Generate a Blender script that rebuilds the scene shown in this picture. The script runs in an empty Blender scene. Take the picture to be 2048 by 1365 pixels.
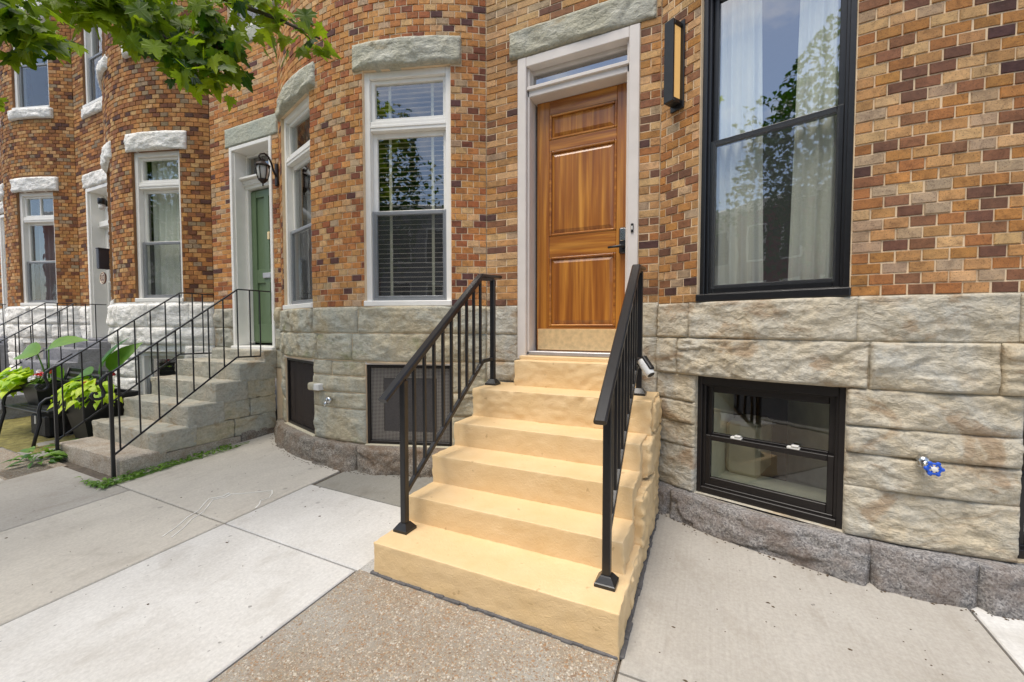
import bpy, math, random
import numpy as np
from mathutils import Vector, Matrix

rnd = random.Random(11)
nrs = np.random.RandomState(5)
sc = bpy.context.scene
COL = sc.collection
R_ = math.radians

# ------------------------------------------------------------------ camera, sky, sun, exposure
cam = bpy.data.cameras.new('camera'); cam.sensor_width = 36; cam.lens = 36*830/2048
cam.clip_start = .02; cam.clip_end = 1500
camo = bpy.data.objects.new('camera', cam); COL.objects.link(camo)
camo.location = (0, 0, 1.43)
camo.rotation_euler = (R_(90-2.1045), 0, R_(25.4506))
sc.camera = camo

SUN_EL, SUN_AZ = 67., 200.            # azimuth measured clockwise from +y
wd = bpy.data.worlds.new('World'); sc.world = wd; wd.use_nodes = True
wn = wd.node_tree; wn.nodes.clear()
def N(nt, t, **kw):
    n = nt.nodes.new(t)
    for k, v in kw.items(): setattr(n, k, v)
    return n
wo = N(wn, 'ShaderNodeOutputWorld'); bg = N(wn, 'ShaderNodeBackground'); bg.inputs[1].default_value = .1
sky = N(wn, 'ShaderNodeTexSky', sky_type='NISHITA', sun_disc=False)
sky.sun_elevation = R_(SUN_EL); sky.sun_rotation = R_(SUN_AZ); sky.air_density = 1.0; sky.dust_density = 1.2; sky.ozone_density = 1.0
tcw = N(wn, 'ShaderNodeTexCoord'); cn = N(wn, 'ShaderNodeTexNoise'); cn.inputs['Scale'].default_value = 2.1; cn.inputs['Detail'].default_value = 7; cn.inputs['Roughness'].default_value = .58
cmap = N(wn, 'ShaderNodeMapping'); cmap.inputs['Scale'].default_value = (1, 1, 2.0); cmap.inputs['Location'].default_value = (1.9, .55, .2)
cr = N(wn, 'ShaderNodeValToRGB'); cr.color_ramp.elements[0].position = .47; cr.color_ramp.elements[1].position = .66
cmx = N(wn, 'ShaderNodeMix', data_type='RGBA'); cmx.inputs['B'].default_value = (8.6, 8.3, 7.9, 1)
wn.links.new(tcw.outputs['Generated'], cmap.inputs[0]); wn.links.new(cmap.outputs[0], cn.inputs[0])
wn.links.new(cn.outputs[0], cr.inputs[0]); wn.links.new(cr.outputs[0], cmx.inputs['Factor'])
wn.links.new(sky.outputs[0], cmx.inputs['A']); wn.links.new(cmx.outputs['Result'], bg.inputs[0]); wn.links.new(bg.outputs[0], wo.inputs[0])

sl = bpy.data.lights.new('sun', 'SUN'); sl.energy = 1.5; sl.angle = R_(34); sl.color = (1, .93, .83)
so = bpy.data.objects.new('sun', sl); COL.objects.link(so); so.location = (0, -4, 12)
so.rotation_euler = (R_(90-SUN_EL), 0, R_(180-SUN_AZ))
sc.view_settings.view_transform = 'Standard'; sc.view_settings.look = 'None'
sc.view_settings.exposure = 1.18; sc.view_settings.gamma = 1
sc.cycles.max_bounces = 8; sc.cycles.transparent_max_bounces = 24; sc.cycles.glossy_bounces = 3
sc.cycles.use_denoising = True; sc.cycles.sample_clamp_indirect = 6

# ------------------------------------------------------------------ helpers
def s2l(r, g, b, k=1.0):
    f = lambda c: (c/255/12.92 if c/255 <= .04045 else ((c/255+.055)/1.055)**2.4)*k
    return (f(r), f(g), f(b), 1)

WL = {}                                   # world location of every parent
def wloc(o): return WL.get(o.name, Vector((0, 0, 0)))
def setp(o, label=None, cat=None, group=None, kind=None):
    if label: o['label'] = label
    if cat: o['category'] = cat
    if group: o['group'] = group
    if kind: o['kind'] = kind
    return o
def empty(name, loc, label=None, cat=None, group=None, kind=None):
    o = bpy.data.objects.new(name, None); COL.objects.link(o); o.location = loc; o.empty_display_size = .1
    WL[o.name] = Vector(loc); return setp(o, label, cat, group, kind)
class MB:
    def __init__(s): s.v = []; s.f = []
    def add(s, vs, fs):
        b = len(s.v); s.v.extend(vs); s.f.extend([tuple(i+b for i in f) for f in fs])
def put(name, mb, mat, parent=None, smooth=False, loc=None):
    v = np.array([tuple(p) for p in mb.v], dtype=float)
    c = Vector(loc) if loc is not None else Vector(((v.min(0)+v.max(0))/2).tolist())
    me = bpy.data.meshes.new(name)
    me.from_pydata((v-np.array(c)).tolist(), [], mb.f); me.update()
    if smooth: me.polygons.foreach_set('use_smooth', [True]*len(me.polygons))
    if mat: me.materials.append(mat)
    o = bpy.data.objects.new(name, me); COL.objects.link(o)
    WL[o.name] = c
    if parent: o.parent = parent; o.location = c-wloc(parent)
    else: o.location = c
    return o
def inst(name, me, M, parent=None, color=None):
    o = bpy.data.objects.new(name, me); COL.objects.link(o)
    if parent: o.parent = parent; M = Matrix.Translation(-wloc(parent)) @ M
    o.matrix_basis = M
    if color: o.color = color
    return o
class F:                                  # a local frame: x along the wall, y into it, z up
    def __init__(s, O, a=0): s.O = Vector((O[0], O[1], O[2] if len(O) > 2 else 0)); s.a = a; s.c = math.cos(a); s.s = math.sin(a)
    def __call__(s, x, y, z): return Vector((s.O.x+x*s.c-y*s.s, s.O.y+x*s.s+y*s.c, s.O.z+z))
W0 = F((0, 0, 0))
def cbox(mb, f, x0, x1, y0, y1, z0, z1, ch=.003):
    if x0 > x1: x0, x1 = x1, x0
    if y0 > y1: y0, y1 = y1, y0
    if z0 > z1: z0, z1 = z1, z0
    ch = min(ch, (x1-x0)*.3, (y1-y0)*.3, (z1-z0)*.3)
    X, Y, Z = (x0, x1), (y0, y1), (z0, z1); vs = []; ix = {}
    for i in (0, 1):
        for j in (0, 1):
            for k in (0, 1):
                sx, sy, sz = (1-2*i)*ch, (1-2*j)*ch, (1-2*k)*ch
                for a, p in enumerate(((X[i], Y[j]+sy, Z[k]+sz), (X[i]+sx, Y[j], Z[k]+sz), (X[i]+sx, Y[j]+sy, Z[k]))):
                    ix[i, j, k, a] = len(vs); vs.append(f(*p))
    fs = []
    g = lambda *q: fs.append(tuple(ix[t] for t in q))
    g((0,0,0,0),(0,0,1,0),(0,1,1,0),(0,1,0,0)); g((1,0,0,0),(1,1,0,0),(1,1,1,0),(1,0,1,0))
    g((0,0,0,1),(1,0,0,1),(1,0,1,1),(0,0,1,1)); g((0,1,0,1),(0,1,1,1),(1,1,1,1),(1,1,0,1))
    g((0,0,0,2),(0,1,0,2),(1,1,0,2),(1,0,0,2)); g((0,0,1,2),(1,0,1,2),(1,1,1,2),(0,1,1,2))
    for k in (0, 1):
        for i in (0, 1):
            q = [(i,0,k,0),(i,1,k,0),(i,1,k,2),(i,0,k,2)]; g(*(q if i == k else q[::-1]))
        for j in (0, 1):
            q = [(0,j,k,1),(1,j,k,1),(1,j,k,2),(0,j,k,2)]; g(*(q[::-1] if j == k else q))
    for i in (0, 1):
        for j in (0, 1):
            q = [(i,j,0,0),(i,j,1,0),(i,j,1,1),(i,j,0,1)]; g(*(q if i != j else q[::-1]))
            for k in (0, 1):
                t = [(i,j,k,0),(i,j,k,1),(i,j,k,2)]; g(*(t if (i+j+k) % 2 == 0 else t[::-1]))
    mb.add(vs, fs)
def bar(mb, p, q, w, h, ch=.003, upv=(0, 0, 1)):
    p, q = Vector(p), Vector(q); d = (q-p); L = d.length; d.normalize()
    u = Vector(upv); s = d.cross(u)
    if s.length < 1e-4: s = Vector((1, 0, 0))
    s.normalize(); u = s.cross(d)
    t = MB(); cbox(t, lambda x, y, z: p+d*y+s*x+u*z, -w/2, w/2, 0, L, -h/2, h/2, ch); mb.add(t.v, t.f)
def tube(mb, pts, r, n=8, caps=True):
    pts = [Vector(p) for p in pts]; rs = r if isinstance(r, (list, tuple)) else [r]*len(pts)
    rings = []; ref = None
    for i, p in enumerate(pts):
        t = (pts[min(i+1, len(pts)-1)]-pts[max(i-1, 0)]).normalized()
        if ref is None: ref = t.orthogonal().normalized()
        ref = (ref-t*ref.dot(t)).normalized(); b = t.cross(ref)
        rings.append([p+(ref*math.cos(2*math.pi*k/n)+b*math.sin(2*math.pi*k/n))*rs[i] for k in range(n)])
    vs = [v for rg in rings for v in rg]; fs = []
    for i in range(len(pts)-1):
        for k in range(n): fs.append((i*n+k, i*n+(k+1) % n, (i+1)*n+(k+1) % n, (i+1)*n+k))
    if caps: fs.append(tuple(range(n))[::-1]); fs.append(tuple((len(pts)-1)*n+k for k in range(n)))
    mb.add(vs, fs)
def lathe(mb, O, prof, n=16, ax=None):
    O = Vector(O); ax = Vector(ax or (0, 0, 1)).normalized(); u = ax.orthogonal().normalized(); b = ax.cross(u)
    vs = [O+ax*z+(u*math.cos(2*math.pi*k/n)+b*math.sin(2*math.pi*k/n))*r for r, z in prof for k in range(n)]
    fs = [(i*n+k, i*n+(k+1) % n, (i+1)*n+(k+1) % n, (i+1)*n+k) for i in range(len(prof)-1) for k in range(n)]
    fs.append(tuple(range(n))[::-1]); fs.append(tuple((len(prof)-1)*n+k for k in range(n)))
    mb.add(vs, fs)

# value noise, vectorised
def _h(ix, iy, iz, s):
    n = (ix*374761393+iy*668265263+iz*2147483647+s*974711) & 0xffffffff
    n = ((n ^ (n >> 13))*1274126177) & 0xffffffff
    n = ((n ^ (n >> 15))*2246822519) & 0xffffffff
    return ((n ^ (n >> 16)) & 0xffffff)/float(0xffffff)
def vn(P, s=0):
    P = np.asarray(P, float); i = np.floor(P).astype(np.int64); f = P-i; f = f*f*(3-2*f); r = 0
    for a in (0, 1):
        for b in (0, 1):
            for c in (0, 1):
                w = (f[..., 0] if a else 1-f[..., 0])*(f[..., 1] if b else 1-f[..., 1])*(f[..., 2] if c else 1-f[..., 2])
                r = r+w*_h(i[..., 0]+a, i[..., 1]+b, i[..., 2]+c, s)
    return r
def fbm(P, s=0, o=4, g=.5):
    P = np.asarray(P, float); r = 0; a = 1; t = 0
    for k in range(o): r = r+a*vn(P*(2**k), s+k*17); t += a; a *= g
    return r/t

# ------------------------------------------------------------------ materials
def base(name, rough=.7, metal=0, spec=.5):
    m = bpy.data.materials.new(name); m.use_nodes = True; nt = m.node_tree
    b = nt.nodes['Principled BSDF']; b.inputs['Roughness'].default_value = rough; b.inputs['Metallic'].default_value = metal
    b.inputs['Specular IOR Level'].default_value = spec
    return m, nt, b
def pos(nt, scale=(1, 1, 1), obj=False):
    mp = N(nt, 'ShaderNodeMapping'); mp.inputs['Scale'].default_value = scale
    if obj: g = N(nt, 'ShaderNodeTexCoord'); nt.links.new(g.outputs['Object'], mp.inputs[0])
    else: g = N(nt, 'ShaderNodeNewGeometry'); nt.links.new(g.outputs['Position'], mp.inputs[0])
    return mp.outputs[0]
def noise(nt, vec, scale, detail=4, rough=.55, dist=0):
    n = N(nt, 'ShaderNodeTexNoise'); n.inputs['Scale'].default_value = scale; n.inputs['Detail'].default_value = detail
    n.inputs['Roughness'].default_value = rough; n.inputs['Distortion'].default_value = dist
    nt.links.new(vec, n.inputs['Vector']); return n.outputs['Fac']
def ramp(nt, fac, stops):
    r = N(nt, 'ShaderNodeValToRGB'); e = r.color_ramp.elements
    while len(e) < len(stops): e.new(.5)
    for k, (p, c) in enumerate(stops):
        e[k].position = p; e[k].color = c if len(c) == 4 else (*c, 1)
    nt.links.new(fac, r.inputs[0]); return r.outputs[0]
def mixc(nt, fac, a, b, mode='MIX'):
    m = N(nt, 'ShaderNodeMix', data_type='RGBA', blend_type=mode)
    for k, v in (('Factor', fac), ('A', a), ('B', b)):
        if isinstance(v, (int, float)): m.inputs[k].default_value = v
        elif isinstance(v, tuple): m.inputs[k].default_value = v if len(v) == 4 else (*v, 1)
        else: nt.links.new(v, m.inputs[k])
    return m.outputs['Result']
def math_(nt, op, a, b=None):
    m = N(nt, 'ShaderNodeMath', operation=op)
    for k, v in ((0, a), (1, b)):
        if v is None: continue
        if isinstance(v, (int, float)): m.inputs[k].default_value = v
        else: nt.links.new(v, m.inputs[k])
    return m.outputs[0]
def bump(nt, b, h, st=.4, dist=.01):
    n = N(nt, 'ShaderNodeBump'); n.inputs['Strength'].default_value = st; n.inputs['Distance'].default_value = dist
    nt.links.new(h, n.inputs['Height']); nt.links.new(n.outputs[0], b.inputs['Normal'])
def g3(v): return (v, v, v, 1)
def simple(name, col, rough=.6, metal=0, var=.12, vs=8, bs=0, bst=.2, bd=.004, spec=.5, obj=False):
    m, nt, b = base(name, rough, metal, spec); p = pos(nt, obj=obj)
    n = noise(nt, p, vs, 5)
    nt.links.new(mixc(nt, 1.0, col, ramp(nt, n, [(.3, g3(1-var)), (.7, g3(1+var*.6))]), 'MULTIPLY'), b.inputs['Base Color'])
    if bs: bump(nt, b, noise(nt, p, bs, 5), bst, bd)
    return m
M = {}
def brickmat(name, attr):
    m, nt, b = base(name, .82, 0, .3); p = pos(nt)
    if attr: a = N(nt, 'ShaderNodeAttribute', attribute_name='bcol'); c = a.outputs['Color']
    else: a = N(nt, 'ShaderNodeObjectInfo'); c = a.outputs['Color']
    n1 = noise(nt, p, 19, 6, .7, .6); c = mixc(nt, 1.0, c, ramp(nt, n1, [(.30, (.58, .55, .54)), (.5, g3(1)), (.70, (1.26, 1.22, 1.14))]), 'MULTIPLY')
    so = noise(nt, pos(nt, (1, 1, .5)), .9, 6, .65); c = mixc(nt, 1.0, c, ramp(nt, so, [(.36, (.80, .78, .77)), (.55, g3(1.04))]), 'MULTIPLY')
    v = N(nt, 'ShaderNodeTexNoise'); v.inputs['Scale'].default_value = 170; v.inputs['Detail'].default_value = 3; nt.links.new(p, v.inputs['Vector'])
    c = mixc(nt, ramp(nt, v.outputs['Fac'], [(.56, g3(0)), (.68, g3(.62))]), c, s2l(76, 52, 40))
    n3 = noise(nt, pos(nt, (1, 1, .35)), 1.3, 5, .6)
    c = mixc(nt, ramp(nt, n3, [(.62, g3(0)), (.80, g3(.28))]), c, s2l(196, 170, 150))
    nt.links.new(c, b.inputs['Base Color'])
    bump(nt, b, math_(nt, 'ADD', noise(nt, p, 90, 5, .65), math_(nt, 'MULTIPLY', noise(nt, p, 25, 2), 1.2)), .5, .004)
    return m
M['brick1'] = brickmat('brick_glaze', False); M['brickn'] = brickmat('brick_field', True)
M['mortar'] = simple('cream_mortar', s2l(220, 196, 162), .95, var=.16, vs=9, bs=120, bst=.5)
M['mortar2'] = simple('brown_mortar', s2l(134, 98, 66), .95, var=.25, vs=9, bs=120, bst=.5)

def stone(name, c1, c2, stain, stainamt, green=0, bst=.7, dirt=.55):
    m, nt, b = base(name, .85, 0, .25); p = pos(nt)
    n = noise(nt, p, 2.2, 7, .68, .7); c = mixc(nt, ramp(nt, n, [(.38, g3(0)), (.60, g3(1))]), c1, c2)
    w = noise(nt, pos(nt, (1, 1, 1.8)), 7, 7, .72, 1.2); c = mixc(nt, 1.0, c, ramp(nt, w, [(.30, g3(.80)), (.50, g3(1)), (.68, g3(1.13))]), 'MULTIPLY')
    f = noise(nt, p, 46, 5, .7); c = mixc(nt, 1.0, c, ramp(nt, f, [(.28, g3(.78)), (.52, g3(1)), (.75, g3(1.14))]), 'MULTIPLY')
    if stainamt > -.05:
        o = noise(nt, pos(nt, (1, 1, 1.5)), 2.3, 6, .62, 1.4)
        c = mixc(nt, ramp(nt, o, [(.575-stainamt, g3(0)), (.66-stainamt, g3(.5)), (.80, g3(.85))]), c, mixc(nt, noise(nt, p, 9, 4), stain, (stain[0]*.45, stain[1]*.42, stain[2]*.40, 1)))
    if green:
        q = noise(nt, pos(nt, (1.2, 1.2, 2.2)), 2.2, 6, .65); c = mixc(nt, ramp(nt, q, [(.58, g3(0)), (.72, g3(green))]), c, s2l(112, 120, 62))
    if dirt:
        d = noise(nt, pos(nt, (1, 1, 1.4)), 3.4, 7, .72, .6); c = mixc(nt, ramp(nt, d, [(.60, g3(0)), (.74, g3(dirt))]), c, s2l(96, 82, 68))
    nt.links.new(c, b.inputs['Base Color'])
    vf = N(nt, 'ShaderNodeTexVoronoi', feature='F1'); vf.inputs['Scale'].default_value = 15; vf.inputs['Detail'].default_value = 2; wv = N(nt, 'ShaderNodeVectorMath', operation='ADD')
    wn_ = N(nt, 'ShaderNodeTexNoise'); wn_.inputs['Scale'].default_value = 9; wn_.inputs['Detail'].default_value = 5; nt.links.new(p, wn_.inputs['Vector']); sv = N(nt, 'ShaderNodeVectorMath', operation='SCALE'); sv.inputs['Scale'].default_value = .16
    nt.links.new(wn_.outputs['Color'], sv.inputs[0]); nt.links.new(pos(nt, (.6, .6, 1.3)), wv.inputs[0]); nt.links.new(sv.outputs[0], wv.inputs[1]); nt.links.new(wv.outputs[0], vf.inputs['Vector'])
    h = math_(nt, 'ADD', math_(nt, 'ADD', noise(nt, pos(nt, (1, 1, 1.7)), 22, 8, .7, .8), math_(nt, 'MULTIPLY', noise(nt, p, 130, 3), .2)), math_(nt, 'MULTIPLY', vf.outputs['Distance'], .9))
    bump(nt, b, h, bst, .02); return m
M['stoneA'] = stone('tan_sandstone', s2l(188, 184, 172), s2l(192, 179, 154), s2l(168, 132, 90), .04, 0, .55)
M['stoneB'] = stone('grey_green_sandstone', s2l(180, 179, 165), s2l(188, 176, 148), s2l(168, 142, 100), .0, .6, .5)
M['stoneL'] = stone('lintel_sandstone', s2l(186, 184, 170), s2l(172, 168, 148), s2l(176, 156, 118), -.02, .0, .6, .3)
M['stoneP'] = stone('pale_smooth_sandstone', s2l(170, 174, 162), s2l(180, 180, 164), s2l(160, 150, 126), -.04, 0, .3, .2)
M['stoneS'] = stone('step_sandstone', s2l(190, 181, 162), s2l(172, 170, 157), s2l(180, 152, 112), .0, .0, .5, .4)
M['white_stone'] = stone('white_painted_stone', s2l(240, 238, 233), s2l(232, 228, 220), s2l(228, 220, 206), -.06, 0, .5, .22)
M['grey_stone'] = stone('grey_painted_stone', s2l(128, 128, 132), s2l(138, 138, 142), s2l(120, 118, 116), -.06, 0, .4, .2)
def granite(name, a, b_, c_):
    m, nt, b = base(name, .8, 0, .3); p = pos(nt)
    v = N(nt, 'ShaderNodeTexVoronoi'); v.inputs['Scale'].default_value = 130; nt.links.new(p, v.inputs['Vector'])
    se = N(nt, 'ShaderNodeSeparateColor'); nt.links.new(v.outputs['Color'], se.inputs[0]); sp = ramp(nt, se.outputs[0], [(0, a), (1, b_)])
    n = noise(nt, p, 5, 6, .7); c = mixc(nt, ramp(nt, n, [(.42, g3(0)), (.68, g3(.75))]), sp, c_)
    nt.links.new(c, b.inputs['Base Color']); bump(nt, b, noise(nt, p, 42, 7, .7), .9, .014); return m
M['graniteA'] = granite('grey_granite', s2l(98, 96, 96), s2l(166, 162, 158), s2l(120, 104, 92))
M['graniteB'] = granite('brown_granite', s2l(104, 96, 86), s2l(168, 160, 148), s2l(118, 92, 66))
M['graniteS'] = granite('pale_granite', s2l(160, 150, 136), s2l(208, 198, 182), s2l(160, 138, 114))

m, nt, b = base('yellow_paint', .62, 0, .35); p = pos(nt)
c = mixc(nt, ramp(nt, noise(nt, p, 3, 6, .6), [(.35, g3(0)), (.7, g3(1))]), s2l(218, 187, 138), s2l(226, 198, 154))
c = mixc(nt, ramp(nt, noise(nt, pos(nt, (1, 1, 2)), 11, 6, .7), [(.64, g3(0)), (.80, g3(.35))]), c, s2l(200, 158, 98))
c = mixc(nt, ramp(nt, noise(nt, p, 1.7, 7, .7, .5), [(.56, g3(0)), (.74, g3(.22))]), c, s2l(196, 164, 118)); c = mixc(nt, ramp(nt, noise(nt, pos(nt, (1, 1, 1)), 16, 3, .5), [(.70, g3(0)), (.73, g3(.4))]), c, s2l(150, 118, 76))
nt.links.new(c, b.inputs['Base Color']); bump(nt, b, math_(nt, 'ADD', noise(nt, pos(nt, (1, 1, 1.4)), 30, 7, .68, 1.2), math_(nt, 'MULTIPLY', noise(nt, p, 110, 3), .3)), .38, .010); M['yellow'] = m

def concrete(name, c1, c2, dark):
    m, nt, b = base(name, .9, 0, .25); p = pos(nt)
    c = mixc(nt, ramp(nt, noise(nt, p, 1.5, 7, .62, .4), [(.35, g3(0)), (.66, g3(1))]), c1, c2)
    c = mixc(nt, 1.0, c, ramp(nt, noise(nt, p, 60, 4, .7), [(.3, g3(.86)), (.7, g3(1.07))]), 'MULTIPLY')
    c = mixc(nt, ramp(nt, noise(nt, pos(nt, (1.6, .8, 1)), 3.2, 7, .7), [(.54, g3(0)), (.72, g3(.6))]), c, dark)
    c = mixc(nt, ramp(nt, noise(nt, pos(nt, (1, 1.5, 1)), .8, 6, .65, .8), [(.58, g3(0)), (.70, g3(.35))]), c, (dark[0]*.75, dark[1]*.72, dark[2]*.68, 1))
    vc = N(nt, 'ShaderNodeTexVoronoi'); vc.inputs['Scale'].default_value = 2.6; nt.links.new(p, vc.inputs['Vector']); c = mixc(nt, ramp(nt, vc.outputs['Distance'], [(.035, g3(.45)), (.06, g3(0))]), c, s2l(110, 106, 102))
    c = mixc(nt, ramp(nt, noise(nt, p, 21, 3, .5), [(.715, g3(0)), (.74, g3(.6))]), c, s2l(96, 92, 88))
    c = mixc(nt, 1.0, c, ramp(nt, noise(nt, pos(nt, (90, 1.6, 1)), 1, 3, .6), [(.3, g3(.955)), (.7, g3(1.035))]), 'MULTIPLY')
    nt.links.new(c, b.inputs['Base Color'])
    bump(nt, b, math_(nt, 'ADD', noise(nt, p, 140, 5, .7), math_(nt, 'MULTIPLY', noise(nt, pos(nt, (90, 2, 1)), 1, 3), .8)), .35, .003); return m
M['conc_w'] = concrete('pale_concrete', s2l(208, 206, 201), s2l(196, 193, 187), s2l(172, 167, 158))
M['conc_t'] = concrete('tan_concrete', s2l(198, 192, 180), s2l(186, 180, 169), s2l(160, 152, 140))
M['conc_g'] = concrete('grey_concrete', s2l(176, 171, 162), s2l(166, 160, 150), s2l(146, 138, 126))
M['conc_d'] = concrete('dark_concrete', s2l(150, 147, 138), s2l(140, 137, 128), s2l(122, 116, 106))
m, nt, b = base('exposed_aggregate', .85, 0, .3); p = pos(nt)
cem = mixc(nt, ramp(nt, noise(nt, p, 2.4, 6, .6), [(.35, g3(0)), (.65, g3(1))]), s2l(142, 129, 111), s2l(160, 156, 147))
cem = mixc(nt, 1.0, cem, ramp(nt, noise(nt, p, 90, 4, .7), [(.3, g3(.8)), (.7, g3(1.1))]), 'MULTIPLY'); hts = None
wn_ = N(nt, 'ShaderNodeTexNoise'); wn_.inputs['Scale'].default_value = 60; wn_.inputs['Detail'].default_value = 3; nt.links.new(p, wn_.inputs['Vector']); sv = N(nt, 'ShaderNodeVectorMath', operation='SCALE'); sv.inputs['Scale'].default_value = .016
nt.links.new(wn_.outputs['Color'], sv.inputs[0]); wv = N(nt, 'ShaderNodeVectorMath', operation='ADD'); nt.links.new(p, wv.inputs[0]); nt.links.new(sv.outputs[0], wv.inputs[1])
for scl, thr in ((150, .92), (92, .84), (60, .70)):
    v = N(nt, 'ShaderNodeTexVoronoi'); v.inputs['Scale'].default_value = scl; nt.links.new(wv.outputs[0], v.inputs['Vector'])
    se = N(nt, 'ShaderNodeSeparateColor'); nt.links.new(v.outputs['Color'], se.inputs[0])
    peb = ramp(nt, se.outputs[0], [(0, s2l(128, 108, 88)), (.2, s2l(160, 124, 88)), (.4, s2l(146, 138, 124)), (.62, s2l(174, 158, 134)), (.86, s2l(200, 192, 178)), (1, s2l(116, 92, 72))])
    mask = ramp(nt, math_(nt, 'ADD', math_(nt, 'ADD', v.outputs['Distance'], math_(nt, 'MULTIPLY', noise(nt, p, 2.5, 5, .6), .5)), math_(nt, 'MULTIPLY', se.outputs[1], .5)), [(thr-.10, g3(.9)), (thr+.06, g3(0))])
    cem = mixc(nt, mask, cem, peb); hts = mask if hts is None else math_(nt, 'ADD', hts, mask)
nt.links.new(cem, b.inputs['Base Color'])
bump(nt, b, math_(nt, 'ADD', hts, noise(nt, p, 120, 3)), .5, .004); M['agg'] = m
M['joint'] = simple('dark_joint_dirt', s2l(98, 88, 76), .95, var=.4, vs=30)
M['caulk'] = simple('dark_caulk', s2l(96, 94, 94), .9, var=.3, vs=30)
M['moss'] = simple('mossy_dirt', s2l(126, 118, 66), .95, var=.45, vs=14, bs=60, bst=.8, bd=.02)
M['asphalt'] = simple('asphalt', (.05, .05, .052, 1), .9, var=.3, vs=20, bs=200)
M['kerb'] = simple('kerb_stone', s2l(150, 146, 138), .85, var=.2, vs=10, bs=60)

M['white'] = simple('white_paint', s2l(236, 233, 226), .45, var=.05, vs=6, bs=18, bst=.05)
M['cream'] = simple('cream_door_paint', s2l(214, 206, 198), .45, var=.07, vs=6, bs=18, bst=.05)
M['grey_alu'] = simple('grey_aluminium', s2l(150, 152, 154), .4, .3, var=.06)
M['black'] = simple('black_painted_metal', s2l(26, 26, 28), .32, .0, var=.25, vs=30, bs=90, bst=.06, spec=.55)
M['iron'] = simple('black_iron_paint', s2l(26, 26, 29), .42, 0, var=.3, vs=40, bs=70, bst=.25)
M['dark_frame'] = simple('dark_bronze_frame', s2l(30, 26, 25), .42, .1, var=.2, vs=20)
M['bronze'] = simple('oiled_bronze', s2l(50, 42, 38), .5, .4, var=.25, vs=30)
M['chrome'] = simple('worn_chrome', s2l(200, 200, 198), .22, 1.0, var=.15, vs=40)
M['brass'] = simple('scratched_brass', s2l(246, 212, 158), .3, .35, var=.16, vs=26, bs=60, bst=.12)
M['steel'] = simple('threshold_metal', s2l(186, 184, 186), .4, .6, var=.1)
M['blue'] = simple('blue_handwheel_paint', s2l(28, 84, 196), .4, 0, var=.12, vs=60)
M['green_door'] = simple('sage_green_paint', s2l(96, 116, 84), .42, 0, var=.06, vs=5)
M['mail'] = simple('slate_metal', s2l(58, 60, 70), .5, .2)
M['plaque'] = simple('brown_plaque_enamel', s2l(104, 58, 42), .45)
M['cream_text'] = simple('cream_lettering', s2l(238, 222, 196), .5)
M['green_leaf_print'] = M['cream_text']
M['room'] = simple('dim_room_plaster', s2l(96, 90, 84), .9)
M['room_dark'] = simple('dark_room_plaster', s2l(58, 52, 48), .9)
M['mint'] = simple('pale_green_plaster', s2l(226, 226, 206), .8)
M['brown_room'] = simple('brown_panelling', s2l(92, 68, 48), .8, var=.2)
M['curtain'] = simple('linen_curtain', s2l(246, 244, 234), .9, var=.03)
M['curtain_g'] = simple('grey_curtain', s2l(128, 128, 132), .9, var=.1)
M['blind'] = simple('brown_blind_slat', s2l(206, 188, 166), .45, var=.1)
M['tape'] = simple('cream_blind_tape', s2l(196, 188, 164), .8)
M['plastic_w'] = simple('white_plastic', s2l(226, 224, 218), .35, var=.1, vs=30)
M['plastic_b'] = simple('black_plastic', s2l(24, 24, 25), .45)
M['planter'] = simple('black_resin_planter', s2l(26, 26, 28), .5, var=.2)
M['soil'] = simple('potting_soil', s2l(60, 46, 34), .95)
M['red_bag'] = simple('red_plastic', s2l(190, 26, 40), .35)
M['bag'] = simple('black_bag_nylon', s2l(22, 22, 24), .6, bs=30, bst=.5, bd=.02)
M['redbrick'] = simple('rose_brick_front', s2l(150, 84, 74), .9, var=.25, vs=8)
M['darkbrick'] = simple('dark_red_brick_front', s2l(118, 58, 50), .9, var=.25, vs=8); M['orangebrick'] = simple('orange_brick_front', s2l(172, 112, 72), .9, var=.25, vs=8)
M['roofm'] = simple('roof_tin', s2l(90, 88, 86), .6, .3)
M['chalk'] = simple('white_caulk', s2l(232, 230, 224), .9)
def leafm(name, c1, c2, tr=.35, sc_=2.0):
    m, nt, b = base(name, .45, 0, .4); oi = N(nt, 'ShaderNodeObjectInfo'); p = pos(nt)
    f = math_(nt, 'ADD', math_(nt, 'MULTIPLY', noise(nt, p, 9, 2), .55), math_(nt, 'MULTIPLY', oi.outputs['Random'], .45))
    c = mixc(nt, ramp(nt, f, [(.3, g3(0)), (.72, g3(1))]), c1, c2)
    nt.links.new(c, b.inputs['Base Color'])
    t = N(nt, 'ShaderNodeBsdfTranslucent'); nt.links.new(mixc(nt, 1.0, c, (1.5, 1.6, .7), 'MULTIPLY'), t.inputs[0])
    mx = N(nt, 'ShaderNodeMixShader'); mx.inputs[0].default_value = tr
    nt.links.new(b.outputs[0], mx.inputs[1]); nt.links.new(t.outputs[0], mx.inputs[2])
    nt.links.new(mx.outputs[0], nt.nodes['Material Output'].inputs[0]); return m
M['maple'] = leafm('maple_leaf', s2l(46, 78, 18), s2l(146, 166, 38), .5)
M['elephant'] = leafm('elephant_ear_leaf', s2l(62, 110, 30), s2l(112, 150, 52), .3)
M['lime'] = leafm('lime_vine_leaf', s2l(150, 186, 20), s2l(200, 216, 56), .3)
M['weed'] = leafm('weed_leaf', s2l(60, 104, 28), s2l(122, 158, 54), .3)
M['bark'] = simple('grey_bark', s2l(86, 74, 64), .9, var=.35, vs=14, bs=30, bst=.8, bd=.02)
M['red_petal'] = simple('red_petals', s2l(214, 26, 24), .5)
M['white_petal'] = simple('white_petals', s2l(240, 238, 234), .5)
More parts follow.
